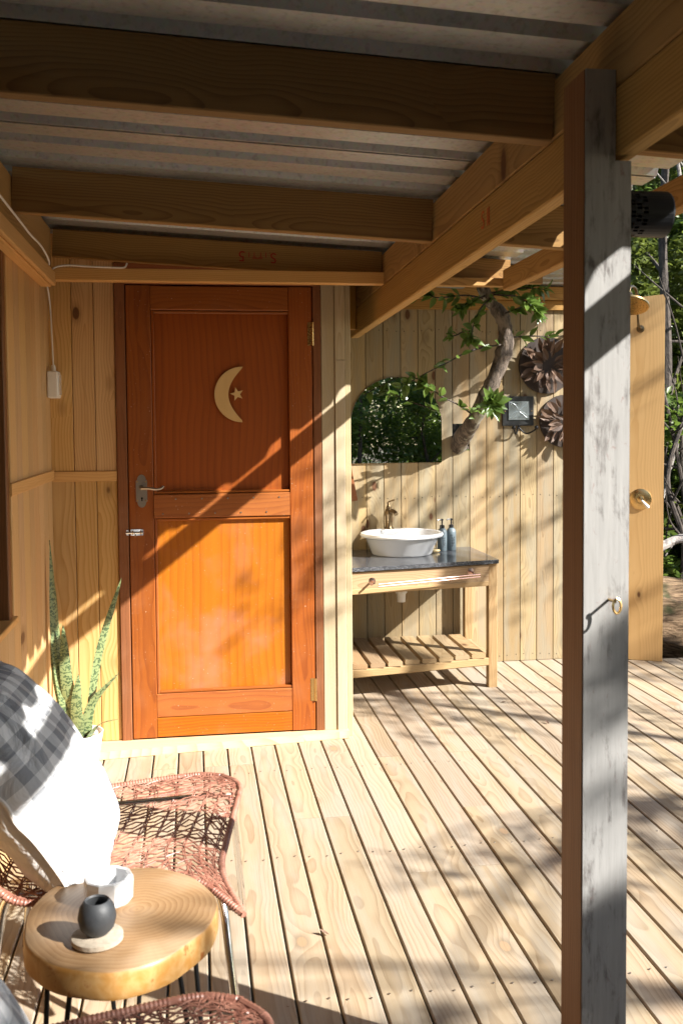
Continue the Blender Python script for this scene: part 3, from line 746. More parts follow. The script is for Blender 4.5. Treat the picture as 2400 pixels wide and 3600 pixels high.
# black perforated lamp shade behind the post
lmp = empty('wall_lamp', (.84, 1.98, 1.81), 'black perforated cylinder lamp fixed high behind the post', 'lamp')
b = MB()
nseg, nh = 36, 9; Rl = .047; x0l, x1l = .012, .135
cells = []
for i in range(nseg):
    for j in range(nh):
        u0, u1 = x0l+(x1l-x0l)*j/nh, x0l+(x1l-x0l)*(j+1)/nh
        a0, a1 = 2*PI*i/nseg, 2*PI*(i+1)/nseg
        if j < 5 and (i*7+j*5) % 3 != 0:
            # a bar along one side of the opening only
            w = .35
            a1 = a0+(a1-a0)*w
        for (rr_a, rr_b) in ((Rl, Rl-.0018),):
            V = [(u, rr*math.cos(a), rr*math.sin(a)) for rr in (rr_a, rr_b) for (u, a) in ((u0, a0), (u1, a0), (u1, a1), (u0, a1))]
            b.add(V, [(0, 1, 2, 3), (7, 6, 5, 4), (0, 4, 5, 1), (1, 5, 6, 2), (2, 6, 7, 3), (3, 7, 4, 0)])
        if j < 5 and (i*7+j*5) % 3 != 0:
            um = u0+.0035; a1 = 2*PI*(i+1)/nseg
            V = [(u, rr*math.cos(a), rr*math.sin(a)) for rr in (Rl, Rl-.0018) for (u, a) in ((u0, a0), (um, a0), (um, a1), (u0, a1))]
            b.add(V, [(0, 1, 2, 3), (7, 6, 5, 4), (0, 4, 5, 1), (1, 5, 6, 2), (2, 6, 7, 3), (3, 7, 4, 0)])
b.build('shade', M_['black_metal'], lmp)
b = MB(); b.lathe([(Rl, x1l), (Rl-.002, x1l+.004), (.02, x1l+.006), (.001, x1l+.006)], 30, axis='X'); b.build('cap', M_['black_metal'], lmp, True); b = MB(); b.lathe([(.02, .0), (.02, .012), (.012, .05)], 18, axis='X')
b.build('mount', M_['black_metal'], lmp, True)
b = MB(); b.box((-.004, -.02, -.01), (.012, .02, .09)); b.build('bracket', M_['black_metal'], lmp)

# ------------------------------------------------------------------ vanity
vn = empty('vanity_table', label='pine vanity table with granite top and slatted shelf under the basin', cat='vanity')
def fy(x): return 4.945 - (1.535-x)*.185       # its front edge runs slightly askew
b = MB(); b.prism([(.682, fy(.682)), (1.548, fy(1.548)), (1.552, 5.494), (.682, 5.494)], .020, lambda u, v, w: (u, v, .652+w)); b.build('granite_top', M_['granite'], vn)
ang = math.atan(.185)
def skew_board(name, xa, xb, yo, z0, z1, th, mat):
    L = (xb-xa)/math.cos(ang); xc = (xa+xb)/2; me = board_mesh(L, th, z1-z0, .004, 0)
    if len(me.materials) and me.materials[0] != mat: me = me.copy(); me.materials.clear()
    return mkobj(name, me, mat, vn, (xc, fy(xc)+yo, (z0+z1)/2), (0, 0, ang))
skew_board('apron', .684, 1.494, .030, .548, .648, .026, M_['bench_x'])
skew_board('apron_lip', .684, 1.494, .018, .536, .562, .012, M_['bench_x'])
skew_board('shelf_rail', .684, 1.494, .035, .118, .158, .035, M_['bench_x'])
board('leg', (1.497, 4.962, 0.001), (1.545, 5.008, .651), M_['bench_z'], vn, .003, 2)
board('leg', (1.497, 5.42, 0.001), (1.545, 5.466, .651), M_['bench_z'], vn, .003, 2)
board('leg', (.684, 4.82, 0.001), (.73, 4.866, .535), M_['bench_z'], vn, .003, 2)
board('leg', (.684, 5.42, 0.001), (.73, 5.466, .651), M_['bench_z'], vn, .003, 2)
board('side_rail', (1.505, 5.010, .56), (1.538, 5.418, .648), M_['bench_y'], vn, .003, 1)
board('side_rail', (1.505, 5.010, .120), (1.538, 5.418, .158), M_['bench_y'], vn, .003, 1)
board('back_rail', (.732, 5.435, .118), (1.495, 5.462, .157), M_['bench_x'], vn, .003, 0)
for i in range(9):
    xs = 1.404-i*.0915
    if xs < .70: break
    y0 = fy(xs+.037)+.018+.004*math.sin(i*2.1)
    board('shelf_slat', (xs, y0, .160), (xs+.074, 5.44, .183), M_['bench_y'], vn, .003, 1)
# towel rail
tr = MB()
xa, xb = .862, 1.395
pA, pB = Vector((xa, fy(xa)+.008, .598)), Vector((xb, fy(xb)+.008, .616))
off = Vector((.02, -.055, -.006))
for p in (pA, pB):
    tr.lathe([(.019, .010), (.019, .006), (.006, .004), (.0055, -.055)], 16, (p.x, p.y, p.z), axis='Y')
for dz in (0, -.012): tr.tube([pA+off+Vector((0, 0, dz)), pB+off+Vector((.012, 0, dz))], .0038, 8)
tr.build('towel_rail', M_['copper'], vn, True)
dp = MB(); dp.lathe([(.030, .651), (.030, .52), (.036, .52), (.036, .495), (.032, .49), (.032, .47), (.024, .462), (.022, .42), (.01, .418)], 20, (1.09, 5.22, 0)); dp.build('waste_pipe', M_['white_plastic'], vn, True)

# basin with tap
bs = empty('wash_basin', (1.105, 5.27, .673), 'white oval ceramic wash basin with brass tap on the granite top', 'basin')
b = MB(); sx, sy = 1.0, .93
prof = [(.0, 0), (.158, 0), (.166, .008), (.198, .088), (.208, .094), (.222, .098), (.226, .107), (.222, .117), (.212, .120), (.200, .117), (.190, .100), (.165, .045), (.12, .022), (.0, .017)]
V = []; F = []; n = 56
for (r, z) in prof:
    for k in range(n):
        a = 2*PI*k/n; V.append((r*math.cos(a)*sx, r*math.sin(a)*sy, z))
for i in range(len(prof)-1):
    for k in range(n): F.append((i*n+k, i*n+(k+1) % n, (i+1)*n+(k+1) % n, (i+1)*n+k))
b.add(V, F); o = b.build('bowl', M_['ceramic'], bs, True)
b = MB(); b.prism([(-.05, .135), (.05, .135), (.075, .200), (-.075, .200)], .016, lambda u, v, w: (u-.02, v, .104+w)); o = b.build('tap_ledge', M_['ceramic'], bs)
m_ = o.modifiers.new('b', 'BEVEL'); m_.width = .007; m_.segments = 3
b = MB(); b.lathe([(.010, 0), (.010, -.002)], 16, (.0, .184, .080), axis='Y'); b.build('overflow_ring', M_['chrome'], bs, True)
b = MB(); tx, ty = -.038, .168
b.lathe([(.027, .118), (.027, .122), (.023, .128), (.019, .136), (.019, .190), (.023, .196), (.024, .206), (.021, .222), (.016, .232), (.013, .236), (.015, .240), (.010, .248), (.005, .262)], 20, (tx, ty, 0))
b.tube(smooth_path([(tx, ty, .208), (tx+.012, ty-.03, .222), (tx+.022, ty-.06, .219), (tx+.026, ty-.078, .207)], 4), [.012]*5+[.011]*5+[.012]*3, 10)
tap = b.build('tap', M_['brass'], bs, True)
b = MB(); b.tube(smooth_path([(tx, ty, .258), (tx-.006, ty-.012, .268), (tx+.012, ty-.035, .280), (tx+.024, ty-.05, .284)], 4), .0042, 8); b.lathe([(.007, .250), (.007, .262), (.003, .268)], 10, (tx, ty, 0))
b.build('tap_lever', M_['brass'], tap, True)

# soap bottles
def bottle(x, y, rz, lab):
    t = empty('soap_bottle', (x, y, .672), lab, 'bottle', 'pump bottles on the vanity', rz=rz)
    b = MB(); b.lathe([(.024, 0), (.0265, .003), (.0265, .100), (.024, .114), (.016, .123), (.012, .126)], 22); b.build('body', M_['bottle'], t, True)
    b = MB(); b.lathe([(.0135, .1262), (.0135, .140), (.010, .143), (.004, .144), (.004, .166), (.007, .168), (.007, .176), (.003, .178)], 16)
    b.tube([(0, 0, .172), (-.020, -.008, .174), (-.030, -.012, .170)], .0038, 8); b.build('pump', M_['black_plastic'], t, True)
    me = text_mesh('nest*', .036, .0001)
    # wrap the lettering round the bottle front
    for v in me.vertices:
        u, w = v.co.x, v.co.y          # text runs upwards
        a = -w/.0267; v.co = Vector((-math.sin(a)*-.0267*-1, -math.cos(a)*.0267, .050+u)) if False else Vector((math.sin(-w/.0267)*.0268+.0, -math.cos(w/.0267)*.0268, .054+u))
    o = mkobj('lettering', me, M_['print_black'], t)
    return t
bottle(1.352, 5.36, .06, 'grey blue pump bottle lettered nest, nearer the basin')
bottle(1.408, 5.375, .02, 'grey blue pump bottle lettered nest, nearer the end of the granite')
b = MB(); b.lathe([(.001, 0), (.028, .001), (.034, .008), (.030, .014), (.001, .016)], 16, sx=1, sy=.6); o = b.build('soap_bar', M_['soap'], None, True, (1.292, 5.30, .6735)); tag(o, 'small yellow soap bar on the granite beside the basin', 'soap')
b = MB(); b.lathe([(.001, 0), (.040, .001), (.048, .085), (.054, .088), (.054, .112), (.047, .113), (.043, .09), (.001, .085)], 24); o = b.build('small_pot', M_['teal'], None, True, (.752, 5.33, .673)); tag(o, 'teal glazed pot at the shaded end of the granite behind the post', 'pot')
b = MB(); b.box((-.03, -.012, -.14), (.03, .012, .14)); o = b.build('hanging_board', M_['frame_z'], None, False, (.842, 5.475, 1.065+.02), (0, -.18, 0)); tag(o, 'dark red brown board hung on the back wall beside the post below the mirror', 'board')

# mirror
mi = empty('arched_mirror', (1.122, YB-.004, 1.16), 'arched frameless mirror on the plank wall reflecting bushes', 'mirror')
poly = [(.262, -.002), (.262, .215)]
for k in range(1, 30):
    a = PI*k/30; poly.append((.002+.260*math.cos(a), .215+.262*math.sin(a)))
poly += [(-.258, .215), (-.258, -.002)]
MB().prism(poly, .005, lambda u, v, w: (u, -.003-w, v)).build('glass', M_['mirror'], mi)
MB().prism([(u*1.004, v) for u, v in poly], .004, lambda u, v, w: (u, .002-w, v)).build('backing_edge', M_['white_plastic'], mi)

# hook plaque
hp2 = empty('coat_hook', (1.830, YB-.002, 1.444), 'black square plaque with pewter leaf tile and twin iron hooks', 'coat hook')
b = MB(); b.box((-.092, -.016, -.084), (.092, 0, .084)); o = b.build('plaque', M_['black_wood'], hp2); m_ = o.modifiers.new('b', 'BEVEL'); m_.width = .003; m_.segments = 2
b = MB(); b.box((-.058, -.022, -.050), (.062, -.0165, .056)); b.build('tile', M_['pewter'], hp2)
lf = MB()
for (ax_, az) in ((1, 1), (-1, 1), (1, -1), (-1, -1)):
    c0 = Vector((.002+ax_*.006, -.0225, .003+az*.005)); d = Vector((ax_*.046, 0, az*.040)); nrm = Vector((-d.z, 0, d.x)).normalized()
    pts = []
    for k in range(13):
        t = k/12; w_ = .011*math.sin(PI*t)**.8; pts.append((t, w_))
    out = [c0+d*t+nrm*w_ for t, w_ in pts]+[c0+d*t-nrm*w_ for t, w_ in pts[::-1][1:-1]]
    lf.tube(out, .0013, 5, closed=True); lf.tube([c0, c0+d], .0011, 5)
    for t in (.25, .42, .6, .76):
        for s in (1, -1): lf.tube([c0+d*t, c0+d*(t+.12)+nrm*s*.009*math.sin(PI*(t+.1))], .0008, 4)
    cs = Vector((.002+ax_*.012, -.0225, .003+az*.040)); lf.tube([cs+Vector((math.cos(a)*.006*(1-k/16), 0, math.sin(a)*.006*(1-k/16))) for k, a in enumerate([q*.8 for q in range(12)])], .001, 4)
lf.build('leaf_relief', plain('pale pewter', (.46, .52, .54), .3, .8), hp2, True)
for (dx, sgn) in ((-.042, -1), (.092, 1)):
    b = MB(); b.tube(smooth_path([(.004, -.012, -.075), (.004+.006*sgn, -.014, -.100), (.004+dx*.45, -.024, -.128 if sgn > 0 else -.130), (.004+dx*.85, -.045, -.112), (.004+dx, -.050, -.098)], 5), .0048, 8)
    b.lathe([(.0005, -.012), (.007, -.010), (.0115, -.004), (.0115, .004), (.007, .010), (.0005, .012)], 12, (.004+dx, -.050, -.094)); b.build('hook', M_['black_iron'], hp2, True)
for sx_ in (-.078, .080): b = MB(); b.lathe([(.004, 0), (.003, -.0015)], 8, (sx_, -.016, 0), axis='Y'); b.build('screw', M_['brass_sat'], hp2)

# dried leaf wreaths
def leaf_verts(L, W, curl=.2, n=5):
    V = [(0, 0, 0)]
    for k in range(1, n):
        t = k/n; w = W*math.sin(PI*t**.85)*.5; z = curl*L*t*t
        V += [(-w, L*t, z+w*.5), (0, L*t, z), (w, L*t, z+w*.5)]
    V.append((0, L, curl*L)); F = [(0, 2, 1), (0, 3, 2)]
    for k in range(n-2):
        a = 1+3*k; F += [(a, a+1, a+4, a+3), (a+1, a+2, a+5, a+4)]
    a = 1+3*(n-2); e = len(V)-1; F += [(a, a+1, e), (a+1, a+2, e)]
    return V, F
dry = [mesh('dry_leaf', *leaf_verts(.105, .038, c)) for c in (-.15, .1, .3)]
for d in dry: d.materials.append(M_['leaf_dry'])
def wreath(cx_, cz_, R, lab, seed):
    w = empty('dried_wreath', (cx_, YB-.004, cz_), lab, 'wreath', 'dried leaf wreaths on the back wall')
    rr = random.Random(seed)
    b = MB(); b.prism([(R*math.cos(2*PI*k/36)*(1+.01*math.sin(5*k)), R*math.sin(2*PI*k/36)) for k in range(36)], .014, lambda u, v, q: (u, -q, v)); b.build('disc', plain('dark bark disc %d' % seed, (.035, .022, .016), .7, var=.5, scale=30, bstr=.6), w)
    for i in range(46):
        a = rr.uniform(0, 2*PI); r0 = rr.uniform(.02, R*.62)
        o = mkobj('leaf', rr.choice(dry), None, w, (r0*math.cos(a), -.018-.035*(1-r0/R)-rr.uniform(0, .02), r0*math.sin(a)))
        # leaf long axis points outwards, blade faces the room
        out = Vector((math.cos(a+rr.uniform(-.5, .5)), -rr.uniform(.05, .5), math.sin(a+rr.uniform(-.5, .5)))).normalized()
        nrm = Vector((0, -1, 0)) + Vector((rr.uniform(-.5, .5), 0, rr.uniform(-.5, .5))); sd_ = out.cross(nrm).normalized(); nn = sd_.cross(out)
        mt = Matrix((sd_, out, nn)).transposed(); o.rotation_euler = mt.to_euler(); s_ = rr.uniform(.6, 1.05); o.scale = (s_*rr.uniform(.7, 1.3), s_, s_)
wreath(1.998, 1.705, .162, 'round dark wreath of dried brown leaves, upper of the pair', 3)
wreath(2.112, 1.385, .152, 'round dark wreath of dried leaves, lower of the pair half behind the post', 4)

# ------------------------------------------------------------------ shower board
sp = empty('shower_board', (2.552, 5.368, 0), 'golden timber board with brass rain shower and white handled tap', 'shower', rz=math.radians(-27))
b = MB(); b.prism([(-.094, .002), (.094, .002), (.094, 2.075), (.084, 2.094), (-.094, 2.082)], .028, lambda u, v, w: (u, w, v)); o = b.build('board', M_['cedar'], sp)
b = MB(); b.box((.0945, .001, .80), (.0965, .027, 1.10)); b.build('edge_hinge', M_['black_metal'], sp)
b = MB(); b.lathe([(.060, -.0005), (.060, -.004), (.057, -.006), (.020, -.007), (.018, -.03), (.006, -.034)], 32, (-.030, 0, .935), axis='Y'); vv = b.build('valve_plate', M_['brass_sat'], sp, True)
b = MB(); b.tube([(-.028, -.025, .935), (-.018, -.034, .924), (.012, -.040, .892), (.016, -.041, .888)], [.005, .005, .011, .006], 10); b.build('porcelain_lever', M_['ceramic'], vv, True)
b = MB(); b.lathe([(.022, -.0005), (.022, -.004), (.010, -.008)], 24, (-.038, 0, 1.905), axis='Y')
pts = smooth_path([(-.038, -.005, 1.905), (-.045, -.035, 1.915), (-.05, -.045, 1.98), (-.055, -.05, 2.07), (-.062, -.08, 2.118), (-.075, -.14, 2.128), (-.088, -.20, 2.115), (-.092, -.222, 2.085), (-.092, -.225, 2.055)], 5)
b.tube(pts, .0085, 10); arm = b.build('shower_arm', M_['brass'], sp, True)
b = MB(); b.lathe([(.010, .045), (.016, .03), (.020, .018), (.080, .008), (.108, .004), (.110, -.006), (.106, -.012), (.001, -.010)], 36); 
for ring_ in range(1, 7):
    for k in range(ring_*6):
        a = 2*PI*k/(ring_*6); r_ = ring_*.016
        b.lathe([(.0026, -.0105), (.0020, -.015)], 5, (r_*math.cos(a), r_*math.sin(a), 0))
rh = b.build('rain_head', M_['brass_sat'], sp, True, (-.092, -.225, 2.022), (math.radians(-21), math.radians(6), 0))

# ------------------------------------------------------------------ tree growing through the alcove
at_ = empty('alcove_tree', (1.485, 5.55, 1.20), 'leafy tree trunk bending up through a hole in the plank wall', 'tree')
def rel(p): return Vector(p)-Vector(at_.location)
path = smooth_path([(1.45, 5.80, 1.00), (1.485, 5.52, 1.25), (1.515, 5.28, 1.40), (1.59, 5.20, 1.59), (1.655, 5.18, 1.78), (1.635, 5.15, 1.93), (1.545, 5.12, 2.03), (1.50, 5.10, 2.13), (1.47, 5.05, 2.3)], 6)
rad = [.048, .048, .043, .042, .044, .038, .032, .03, .028]
rads = np.interp(np.linspace(0, 8, len(path)), range(9), rad)
rads = [r*(1+.16*math.sin(i*1.7)*math.sin(i*.9)) for i, r in enumerate(rads)]
b = MB(); b.tube([rel(p) for p in path], rads, 14); o = b.build('trunk', M_['bark'], at_, True)
twigs = [([(1.655, 5.16, 1.80), (1.45, 5.10, 1.76), (1.30, 5.05, 1.69), (1.15, 5.0, 1.62), (1.02, 4.97, 1.55)], 14),
         ([(1.50, 5.25, 1.42), (1.40, 5.15, 1.47), (1.27, 5.05, 1.52), (1.18, 5.0, 1.58), (1.10, 4.97, 1.62)], 12),
         ([(1.52, 5.26, 1.42), (1.50, 5.12, 1.47), (1.56, 5.05, 1.50)], 14),
         ([(1.54, 5.12, 2.03), (1.40, 5.05, 2.04), (1.25, 5.0, 2.02), (1.16, 4.98, 2.03), (1.07, 4.95, 2.0)], 20),
         ([(1.55, 5.10, 2.03), (1.47, 5.0, 1.97), (1.42, 4.96, 1.88), (1.40, 4.95, 1.78)], 18),
         ([(1.56, 5.08, 2.05), (1.66, 5.0, 2.03), (1.72, 4.96, 1.98), (1.76, 4.95, 1.93)], 22),
         ([(1.55, 5.10, 2.06), (1.70, 5.05, 2.08), (1.84, 5.02, 2.07)], 14),
         ([(1.62, 5.13, 1.95), (1.70, 5.02, 1.98), (1.80, 5.0, 2.0)], 12),
         ([(1.65, 5.15, 1.83), (1.80, 5.2, 1.845), (1.97, 5.28, 1.85), (2.15, 5.3, 1.87)], 9),
         ([(1.53, 5.10, 2.05), (1.42, 5.02, 2.00), (1.33, 5.0, 1.96)], 16),
         ([(1.40, 5.05, 1.86), (1.34, 5.02, 1.83), (1.28, 5.0, 1.82)], 6)]
leafm = [mesh('leaf', *leaf_verts(.076, .033, c)) for c in (-.25, -.05, .15)]
for d in leafm: d.materials.append(M_['leaf']); d.polygons.foreach_set('use_smooth', [True]*len(d.polygons))
rr = random.Random(21)
tips = []
for (pts, nl) in twigs:
    sm_ = smooth_path([rel(p) for p in pts], 5)
    b = MB(); b.tube(sm_, list(np.linspace(.0055, .0018, len(sm_))), 6); tw = b.build('branch', M_['bark_dark'], at_, True)
    for i in range(int(nl*1.7)):
        t = (rr.random()**.7)*(len(sm_)-1); j = int(t); p = sm_[min(j, len(sm_)-1)]
        dirn = (sm_[min(j+1, len(sm_)-1)]-sm_[max(j-1, 0)]).normalized()
        out = (dirn*.7 + Vector((rr.uniform(-1, 1), rr.uniform(-1, .4), rr.uniform(-1, .9)))*.9).normalized()
        nrm = Vector((rr.uniform(-.8, .8), rr.uniform(-1.2, -.1), rr.uniform(.1, 1))); sdv = out.cross(nrm).normalized(); nn = sdv.cross(out)
        o = mkobj('leaf', rr.choice(leafm), None, at_, p, Matrix((sdv, out, nn)).transposed().to_euler()); s_ = rr.uniform(.6, 1.15); o.scale = (s_, s_, s_)
# rosette of big upright leaves at the bend
for i in range(13):
    a = 2*PI*i/13+.3; out = Vector((math.cos(a)*.8, -.35, math.sin(a))).normalized(); nrm = Vector((0, -1, .4)); sdv = out.cross(nrm).normalized(); nn = sdv.cross(out)
    o = mkobj('leaf', leafm[i % 3], None, at_, rel((1.545, 5.06, 1.475)), Matrix((sdv, out, nn)).transposed().to_euler()); s_ = rr.uniform(1.0, 1.45); o.scale = (s_, s_, s_)

# ------------------------------------------------------------------ snake plant in a white pot
snp = empty('snake_plant', (-.475, 4.03, 0), 'banded snake plant in a white pot in the wall corner', 'plant')
b = MB(); b.lathe([(.060, 0.001), (.072, .01), (.098, .150), (.100, .160), (.094, .160), (.088, .148), (.001, .14)], 32); o = b.build('pot', M_['ceramic'], snp, True)
b = MB(); b.lathe([(.088, .143), (.001, .150)], 24); b.build('soil', M_['soil'], snp)
def snake(base, mid, tip, w, twist):
    pts = smooth_path([base, mid, tip], 9); V = []; F = []; n = len(pts)
    for i, p in enumerate(pts):
        t = i/(n-1); ww_ = 1.2*w*(1-.15*(1-t))*(1-t**3.2)**.9+.0008; a = twist[0]+(twist[1]-twist[0])*t
        d = Vector((math.cos(a), math.sin(a), 0)); q = Vector((-d.y, d.x, 0))
        V += [p-d*ww_, p-q*ww_*.28, p+d*ww_, p-q*ww_*.10+q*.003]
    for i in range(n-1):
        for k in range(4): F.append((4*i+k, 4*i+(k+1) % 4, 4*i+4+(k+1) % 4, 4*i+4+k))
    b = MB(); b.add(V, F); return b.build('leaf', M_['snake'], snp, True)
snake((-.02, -.01, .14), (-.075, .0, .50), (-.095, .02, .93), .024, (.3, 1.2))
snake((-.03, .0, .14), (-.080, .02, .42), (-.082, .04, .74), .020, (.5, .1))
snake((.00, .01, .14), (-.035, -.02, .36), (-.045, -.03, .60), .024, (-.2, .3))
snake((.035, .0, .14), (.085, .0, .46), (.182, -.01, .775), .018, (1.0, .2))
snake((.03, -.01, .14), (.06, -.03, .28), (.168, -.05, .405), .020, (.2, .5))
snake((.04, -.02, .14), (.09, -.04, .20), (.17, -.06, .222), .018, (.9, 1.3))
snake((.005, -.02, .14), (.0, -.03, .27), (.01, -.03, .40), .022, (-.3, .2))

# ------------------------------------------------------------------ slab table
tb = empty('slab_table', (-.152, 1.90, 0), 'low round table of a tree slice on black hairpin legs', 'side table')
b = MB(); n = 72; rings_ = []
def slab_r(a): return 1+.018*math.sin(3*a+.5)+.012*math.sin(5*a+2)+.006*math.sin(11*a)
prof = [(.93, .394), (.985, .398), (1.0, .406), (1.003, .425), (1.0, .440), (.988, .4475), (.97, .450), (.6, .4505), (.0, .4505)]
V = []; F = []
for (q, z) in prof:
    for k in range(n):
        a = 2*PI*k/n; V.append((q*.181*slab_r(a)*math.cos(a), q*.203*slab_r(a)*math.sin(a), z))
for i in range(len(prof)-1):
    for k in range(n): F.append((i*n+k, i*n+(k+1) % n, (i+1)*n+(k+1) % n, (i+1)*n+k))
F.append(tuple(range(n-1, -1, -1))); b.add(V, F); o = b.build('top', M_['slab'], tb, True)
for a in (-2.5, -.35, 1.6):
    c = Vector((math.cos(a)*.13, math.sin(a)*.13, 0)); d = Vector((-math.sin(a), math.cos(a), 0))*.042; e = Vector((math.cos(a)*.165, math.sin(a)*.165, .004))
    b = MB(); b.tube(smooth_path([c+d+Vector((0, 0, .393)), e*1+d*.35+Vector((0, 0, .05)), e+Vector((0, 0, 0)), e-d*.35+Vector((0, 0, .05)), c-d+Vector((0, 0, .393))], 6), .0048, 8); b.build('leg', M_['black_iron'], tb, True)
# things on the table
b = MB(); b.lathe([(.001, .0), (.043, .0005), (.046, .003), (.046, .011), (.044, .0125), (.001, .0128)], 30); o = b.build('wood_slice', M_['bark_pale'], None, True, (-.186, 1.800, .4515)); tag(o, 'small round wood slice coaster under the dark candle holder', 'coaster')
b = MB(); b.lathe([(.001, 0), (.020, .001), (.030, .012), (.0345, .030), (.031, .048), (.023, .060), (.021, .061), (.019, .058), (.026, .045), (.028, .03), (.001, .028)], 32); o = b.build('candle_holder', M_['clay'], None, True, (-.186, 1.802, .465)); tag(o, 'dark grey rounded clay candle holder on the wood slice', 'candle holder')
b = MB(); b.lathe([(.001, 0), (.017, .0), (.017, .012), (.001, .012)], 20); o2 = b.build('candle', M_['wax'], None, True, (-.186, 1.802, .496)); tag(o2, 'small white candle inside the dark clay holder', 'candle')
wb = empty('white_bowl', (-.178, 1.950, .4512), 'thick white ceramic bowl beside the cushion on the slab table', 'bowl')
b = MB(); b.lathe([(.001, 0), (.040, .0), (.046, .006), (.048, .040), (.047, .050), (.044, .052), (.038, .050), (.037, .016), (.001, .012)], 10); b.build('bowl', M_['ceramic'], wb, False)
b = MB(); b.box((-.020, -.0480, .020), (-.012, -.0462, .027)); b.build('mark', plain('purple brown print', (.16, .05, .08), .6), wb)

# ------------------------------------------------------------------ rattan chairs
def coons(far, near, backc, frontc):
    def ev(c, t):
        x = t*(len(c)-1); i = min(int(x), len(c)-2); return c[i].lerp(c[i+1], x-i)
    P00, P10, P01, P11 = far[0], far[-1], near[0], near[-1]
    def f(u, v):
        a = ev(far, u)*(1-v)+ev(near, u)*v; b_ = ev(backc, v)*(1-u)+ev(frontc, v)*u
        c = P00*(1-u)*(1-v)+P10*u*(1-v)+P01*(1-u)*v+P11*u*v
        p = a+b_-c; p.z -= .022*math.sin(PI*v)*math.sin(PI*min(1, u*1.1)) ; return p
    return f
def make_chair(lab):
    O = Vector((-.2, 2.38, 0)); ch = empty('rattan_chair', O, lab, 'chair', 'rattan chairs by the side table')
    S = lambda L_, n=8: [Vector(p)-O for p in smooth_path(L_, n)]
    far = S([(-.44, 2.60, .47), (-.30, 2.65, .425), (-.15, 2.69, .42), (-.01, 2.72, .42), (.06, 2.70, .42)])
    front = S([(.06, 2.70, .42), (.104, 2.63, .42), (.095, 2.52, .415), (.062, 2.32, .40), (.048, 2.19, .385), (.088, 2.045, .355)])
    near = S([(-.46, 2.13, .47), (-.38, 2.06, .415), (-.25, 2.08, .40), (-.12, 2.13, .395), (-.01, 2.13, .395), (.088, 2.045, .355)])
    back = S([(-.44, 2.60, .47), (-.455, 2.36, .46), (-.46, 2.13, .47)])
    f = coons(far, near, back, front)
    # rim wrapped in cane
    def wrapped(path, r, name):
        b = MB(); m = len(path); dense = []
        for i in range(m-1):
            L_ = (path[i+1]-path[i]).length; k = max(1, int(L_/.0035))
            for q in range(k): dense.append(path[i].lerp(path[i+1], q/k))
        dense.append(path[-1]); rr_ = [r*(1.0 if q % 2 else .80) for q in range(len(dense))]
        b.tube(dense, rr_, 8); return b.build(name, M_['rattan'], ch, True)
    wrapped(far[:-1]+front, .0085, 'rim'); wrapped(near, .0085, 'rim')
    # weave
    rr = random.Random(5); b = MB()
    def strand(fn, u0, u1, v0, v1, n, amp=.004, r=.0019, w=None):
        pts = []; ph = rr.uniform(0, 6)
        for i in range(n+1):
            t = i/n; u = u0+(u1-u0)*t; v = v0+(v1-v0)*t
            if w: v += w*math.sin(i*PI/1.0+PI/2)
            u = min(1, max(0, u)); v = min(1, max(0, v)); p = fn(u, v).copy(); p.z += .0022*math.sin(i*PI+ph); pts.append(p)
        b.tube(pts, r, 5, cap=False)
    def weave(fn, nu, nv):
        for i in range(nu):                         # ribs across (v direction), in pairs
            u = (i+.5)/nu
            for d in (-.004, .004): strand(fn, u+d+rr.uniform(-.003, .003), u+d+rr.uniform(-.003, .003), 0, 1, 26)
        for j in range(nv):                         # long wavy strands, making eyes between the ribs
            v = (j+.5)/nv; 
            for s in (1, -1):
                pts = []; n = nu*2
                for i in range(n+1):
                    u = i/n; vv_ = v + s*(.42/nv)*(math.cos(i*PI/2*1.0+j*PI/2))+rr.uniform(-.03, .03)/nv
                    p = fn(min(1, u), min(1, max(0, vv_))).copy(); p.z += .002*s*math.sin(i*PI/2); pts.append(p)
                b.tube(pts, .0019, 5, cap=False)
            if j % 3 == 0:
                strand(fn, 0, 1, v, min(1, max(0, v+rr.uniform(-.05, .05))), nu*2)
        for k in range(46):                          # loose diagonals towards the rims
            u = rr.uniform(.0, 1); strand(fn, u, u+rr.choice((-.07, .07)), 0, .13, 4, r=.0017)
            u = rr.uniform(.0, 1); strand(fn, u, u+rr.choice((-.07, .07)), 1, .87, 4, r=.0017)
            v = rr.uniform(0, 1); strand(fn, 1, .84, v, v+rr.choice((-.07, .07)), 4, r=.0017)
    weave(f, 12, 19)
    o = b.build('seat_weave', M_['rattan'], ch, True, fix=False); o['kind'] = 'stuff'
    # backrest
    bt = S([(-.52, 2.56, .70), (-.535, 2.36, .715), (-.535, 2.17, .70)])
    bl = S([(-.44, 2.60, .47), (-.49, 2.60, .58), (-.52, 2.56, .70)]); br = S([(-.46, 2.13, .47), (-.50, 2.12, .58), (-.535, 2.17, .70)])
    g0 = coons(bl, br, back, bt); b = MB(); weave(g0, 7, 15)
    o = b.build('back_weave', M_['rattan'], ch, True, fix=False); o['kind'] = 'stuff'
    wrapped(bl+bt[1:], .0085, 'back_rim'); wrapped(br, .0085, 'back_rim')
    # chrome frame
    for pts in ([(.03, 2.60, .405), (.078, 2.60, .39), (.092, 2.635, .30), (.118, 2.78, .008)], [(-.05, 2.175, .365), (.025, 2.165, .36), (.046, 2.14, .335), (.058, 2.10, .25), (.085, 2.03, .008)],
                [(-.38, 2.12, .40), (-.41, 2.13, .37), (-.43, 2.12, .25), (-.465, 2.08, .008)], [(-.38, 2.55, .41), (-.41, 2.57, .38), (-.43, 2.60, .25), (-.46, 2.66, .008)]):
        b = MB(); b.tube(S(pts, 7), .0095, 12); b.build('leg', M_['chrome'], ch, True)
